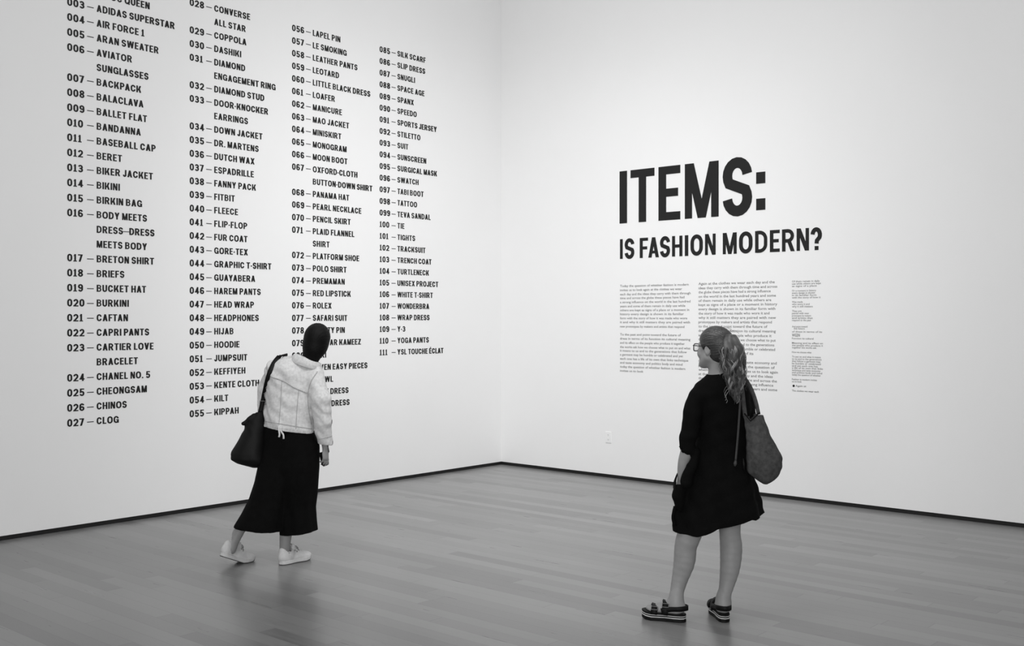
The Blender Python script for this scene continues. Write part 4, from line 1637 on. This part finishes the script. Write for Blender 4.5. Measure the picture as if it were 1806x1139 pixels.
# dress
Dr = Field(A(1170, 1000, -.36), A(1372, 640, .4), 0.0046)
LR = [(655, 1254, 1292), (664, 1243, 1304), (676, 1228, 1317), (692, 1220, 1324), (740, 1226, 1322), (785, 1226, 1321), (800, 1222, 1321), (818, 1213, 1324), (846, 1202, 1331), (880, 1194, 1341), (904, 1191, 1347), (925, 1190, 1351), (945, 1190, 1354)]
bb = [.055, .075, .095, .105, .105, .098, .100, .11, .13, .15, .165, .175, .18]
foldD = lambda th, z: (np.clip((ZR(800) - z) / .42, 0, 1)) * (.045 * np.sin(6 * th + .8) + .03 * np.sin(11 * th + 5 * z))


def hemD(x, y, z):
    px = CX + x / YR * F_PX
    t = np.interp(px.ravel(), [1180, 1196, 1223, 1238, 1256, 1277, 1318, 1325, 1347, 1360], [934, 938, 939, 934, 923, 921, 910, 911.5, 904, 902]).reshape(px.shape)
    return (CAM_H - (t - HZ) / F_PX * YR) - z


Dr.stack(rows_px(LR, YR, bb, [.01] * len(LR)), 0, foldD, yaw=0.0)
# sleeves
Dr.chain([A(1228, 700, -.03), A(1221, 730, -.06), A(1214.5, 770, -.08), A(1211.5, 792, -.08)], [.047, .050, .046, .042], .03)
Dr.chain([A(1315, 700, .05), A(1320, 740, .065), A(1322, 775, .07)], [.047, .048, .044], .03)
Dr.cone(A(1322, 775, .07), A(1306, 771, .19), .043, .038, .01)
# pocket pushed out by the hand
Dr.chain([A(1199, 862, -.06), A(1197, 876, -.06), A(1199, 896, -.05)], [.033, .034, .022], .03)
Dr.chain([A(1228, 798, -.085), A(1219, 822, -.10), A(1210, 850, -.105)], [.020, .028, .032], .025)
Dr.wrinkle(lambda x, y, z: .0022 * np.sin(38 * x + 34 * z + 2 * np.sin(18 * y)) + .0014 * np.sin(70 * z - 30 * x))
Dr.clip(hemD)
Dr.clip(lambda x, y, z: np.where(x < XR(1226), np.where(z < ZR(786), ZR(789) + (x - XR(1198)) * -.1 - z, -1), -1) if False else -1 + 0 * x)
# sleeve and neck openings, pocket mouth
Dr.cone(A(1211.5, 788, -.08), A(1209, 806, -.075), .036, .040, 0, 'cut')
Dr.cone(A(1200, 848, -.055), A(1199, 815, -.07), .024, .034, 0, 'cut')
Dr.cone(A(1266, 660, .01), A(1262, 640, .01), .050, .060, .006, 'cut')
Dr.hollow(.012, ZR(900))
dress = Dr.build('dress', BLACK, wr, relax=1)


def on_dress(px, py, lift=.004):
    p0 = at(px, py, 5.4)
    d = p0 - np.array([0, 0, CAM_H])
    q = Dr.hit(p0, d)
    return None if q is None else q - d / np.linalg.norm(d) * lift


# sleeve cuff, pocket edge and the loose belt end
m = MB()
ce = A(1211.5, 789, -.08)
m.tube([ce + np.array([.0400 * math.cos(a), .0400 * math.sin(a), -.004 * math.cos(a)]) for a in np.linspace(0, 2 * math.pi, 25)], .0028, 6, False)
m.build('sleeve_cuff', BLACK, dress, True)
m = MB()
m.ribbon(list(spline([A(1195, 834, -.055), A(1192, 843, -.06), A(1190, 852, -.06), A(1190, 862, -.06)], 14)), [.006 + .003 * i for i in range(14)], .004, np.array([-.2, 1, 0]))
m.build('pocket_edge', BLACK, dress, True)
m = MB()
m.ribbon(list(spline([A(1191, 893, -.05), A(1188.5, 904, -.06), A(1187.5, 914, -.06), A(1190.5, 928, -.06)], 10)), .020, .005, np.array([1, .2, 0]))
m.build('belt_end', BLACK, dress, True)

# felt shoulder bag
fb = empty('tote_bag', A(1350, 853, -.05), 'grey-brown felt tote hanging from the right shoulder of the person in black', 'bag')
G = Field(A(1300, 880, -.26), A(1392, 705, .2), 0.0042)
rows = rows_px([(732, 1311, 1344), (745, 1312.5, 1349), (760, 1313.5, 1355.5), (780, 1315, 1365), (800, 1316, 1375), (808, 1317, 1378.5), (822, 1318, 1379), (834, 1320, 1376), (845, 1331, 1368), (851, 1341, 1358), (853.5, 1347, 1352)], YR,
               [.03, .036, .045, .06, .068, .07, .066, .055, .04, .025, .01], [-.085] * 11)
G.stack(rows, 0, lambda th, z: .03 * np.sin(3 * th + 8 * z) + .015 * np.sin(9 * th + 3 * z), soft=.01)
G.wrinkle(lambda x, y, z: .0022 * np.sin(44 * x - 16 * z) + .001 * np.sin(110 * z + 60 * x))


def tote_v(x, y, z):
    px = CX + x / (YR - .085) * F_PX
    t = np.interp(px.ravel(), [1300, 1312, 1324, 1340, 1352], [722, 727, 741, 724, 736]).reshape(px.shape)
    return z - (CAM_H - (t - HZ) / F_PX * (YR - .085))


G.clip(tote_v)
tb = G.build('bag_body', FELT, fb, relax=1)
m = MB()
ctr = A(1324, 736, -.085)
m.tube([A(1313, 729, -.10), A(1324, 742.5, -.125), A(1340, 727, -.10)], .004, 6)
m.build('rim', LINING, tb, True)


def strap_pts(pxs, lift, fallback):
    out = []
    for i, (px, py) in enumerate(pxs):
        q = on_dress(px, py, lift)
        if q is None or q[1] < YR - .22 or q[1] > YR + .12:
            q = A(px, py, fallback)
        out.append(q)
    return out


sh = A(1311, 668, .0)
q = strap_pts([(1338, 729), (1335, 712), (1330, 696), (1322, 680), (1313, 667)], .012, -.06)
q[0] = A(1338, 731, -.095)
q[1] = A(1334, 712, -.085)
q[2] = A(1329, 696, -.065)
m = MB()
m.ribbon(list(spline(q + [A(1306, 664, .04), A(1310, 690, .16), A(1324, 725, .10), A(1334, 733, -.05)], 46)), .020, .006, [np.array([.9, -.3, .3])] * 46)
m.build('strap', FELT, fb, True)
q = strap_pts([(1314, 732), (1312, 715), (1310, 695), (1308, 678), (1306, 664)], .012, -.1)
q[0] = A(1314.5, 734, -.10)
m = MB()
m.ribbon(list(spline(q + [A(1304, 664, .06), A(1306, 690, .17), A(1318, 728, .08), A(1318, 736, -.06)], 46)), .022, .006, [np.array([.95, -.3, .1])] * 46)
m.build('strap', FELT, fb, True)
q = [on_dress(px, py, .010) if on_dress(px, py, .010) is not None else A(px, py, -.12) for px, py in ((1305.5, 705), (1304, 730), (1302, 760), (1299.5, 790), (1297.5, 812))]
m = MB()
m.ribbon(list(spline(q, 30)), .011, .004, np.array([1, 0, 0]))
ls = m.build('long_strap', STRAP, fb, True)
m = MB()
e = q[-1]
m.tube([e, e + (-.003, -.004, -.016), e + (-.005, -.004, -.030)], [.006, .010, .005], 8)
m.build('strap_tip', STRAP, ls, True)
m = MB()
e = on_dress(1311, 818, .012)
if e is None:
    e = A(1311, 818, -.12)
m.tube([e + (0, 0, .03), e + (.002, -.003, 0), e + (.003, -.003, -.035)], [.003, .008, .004], 8)
m.build('strap_tip', LEATHER, ls, True)
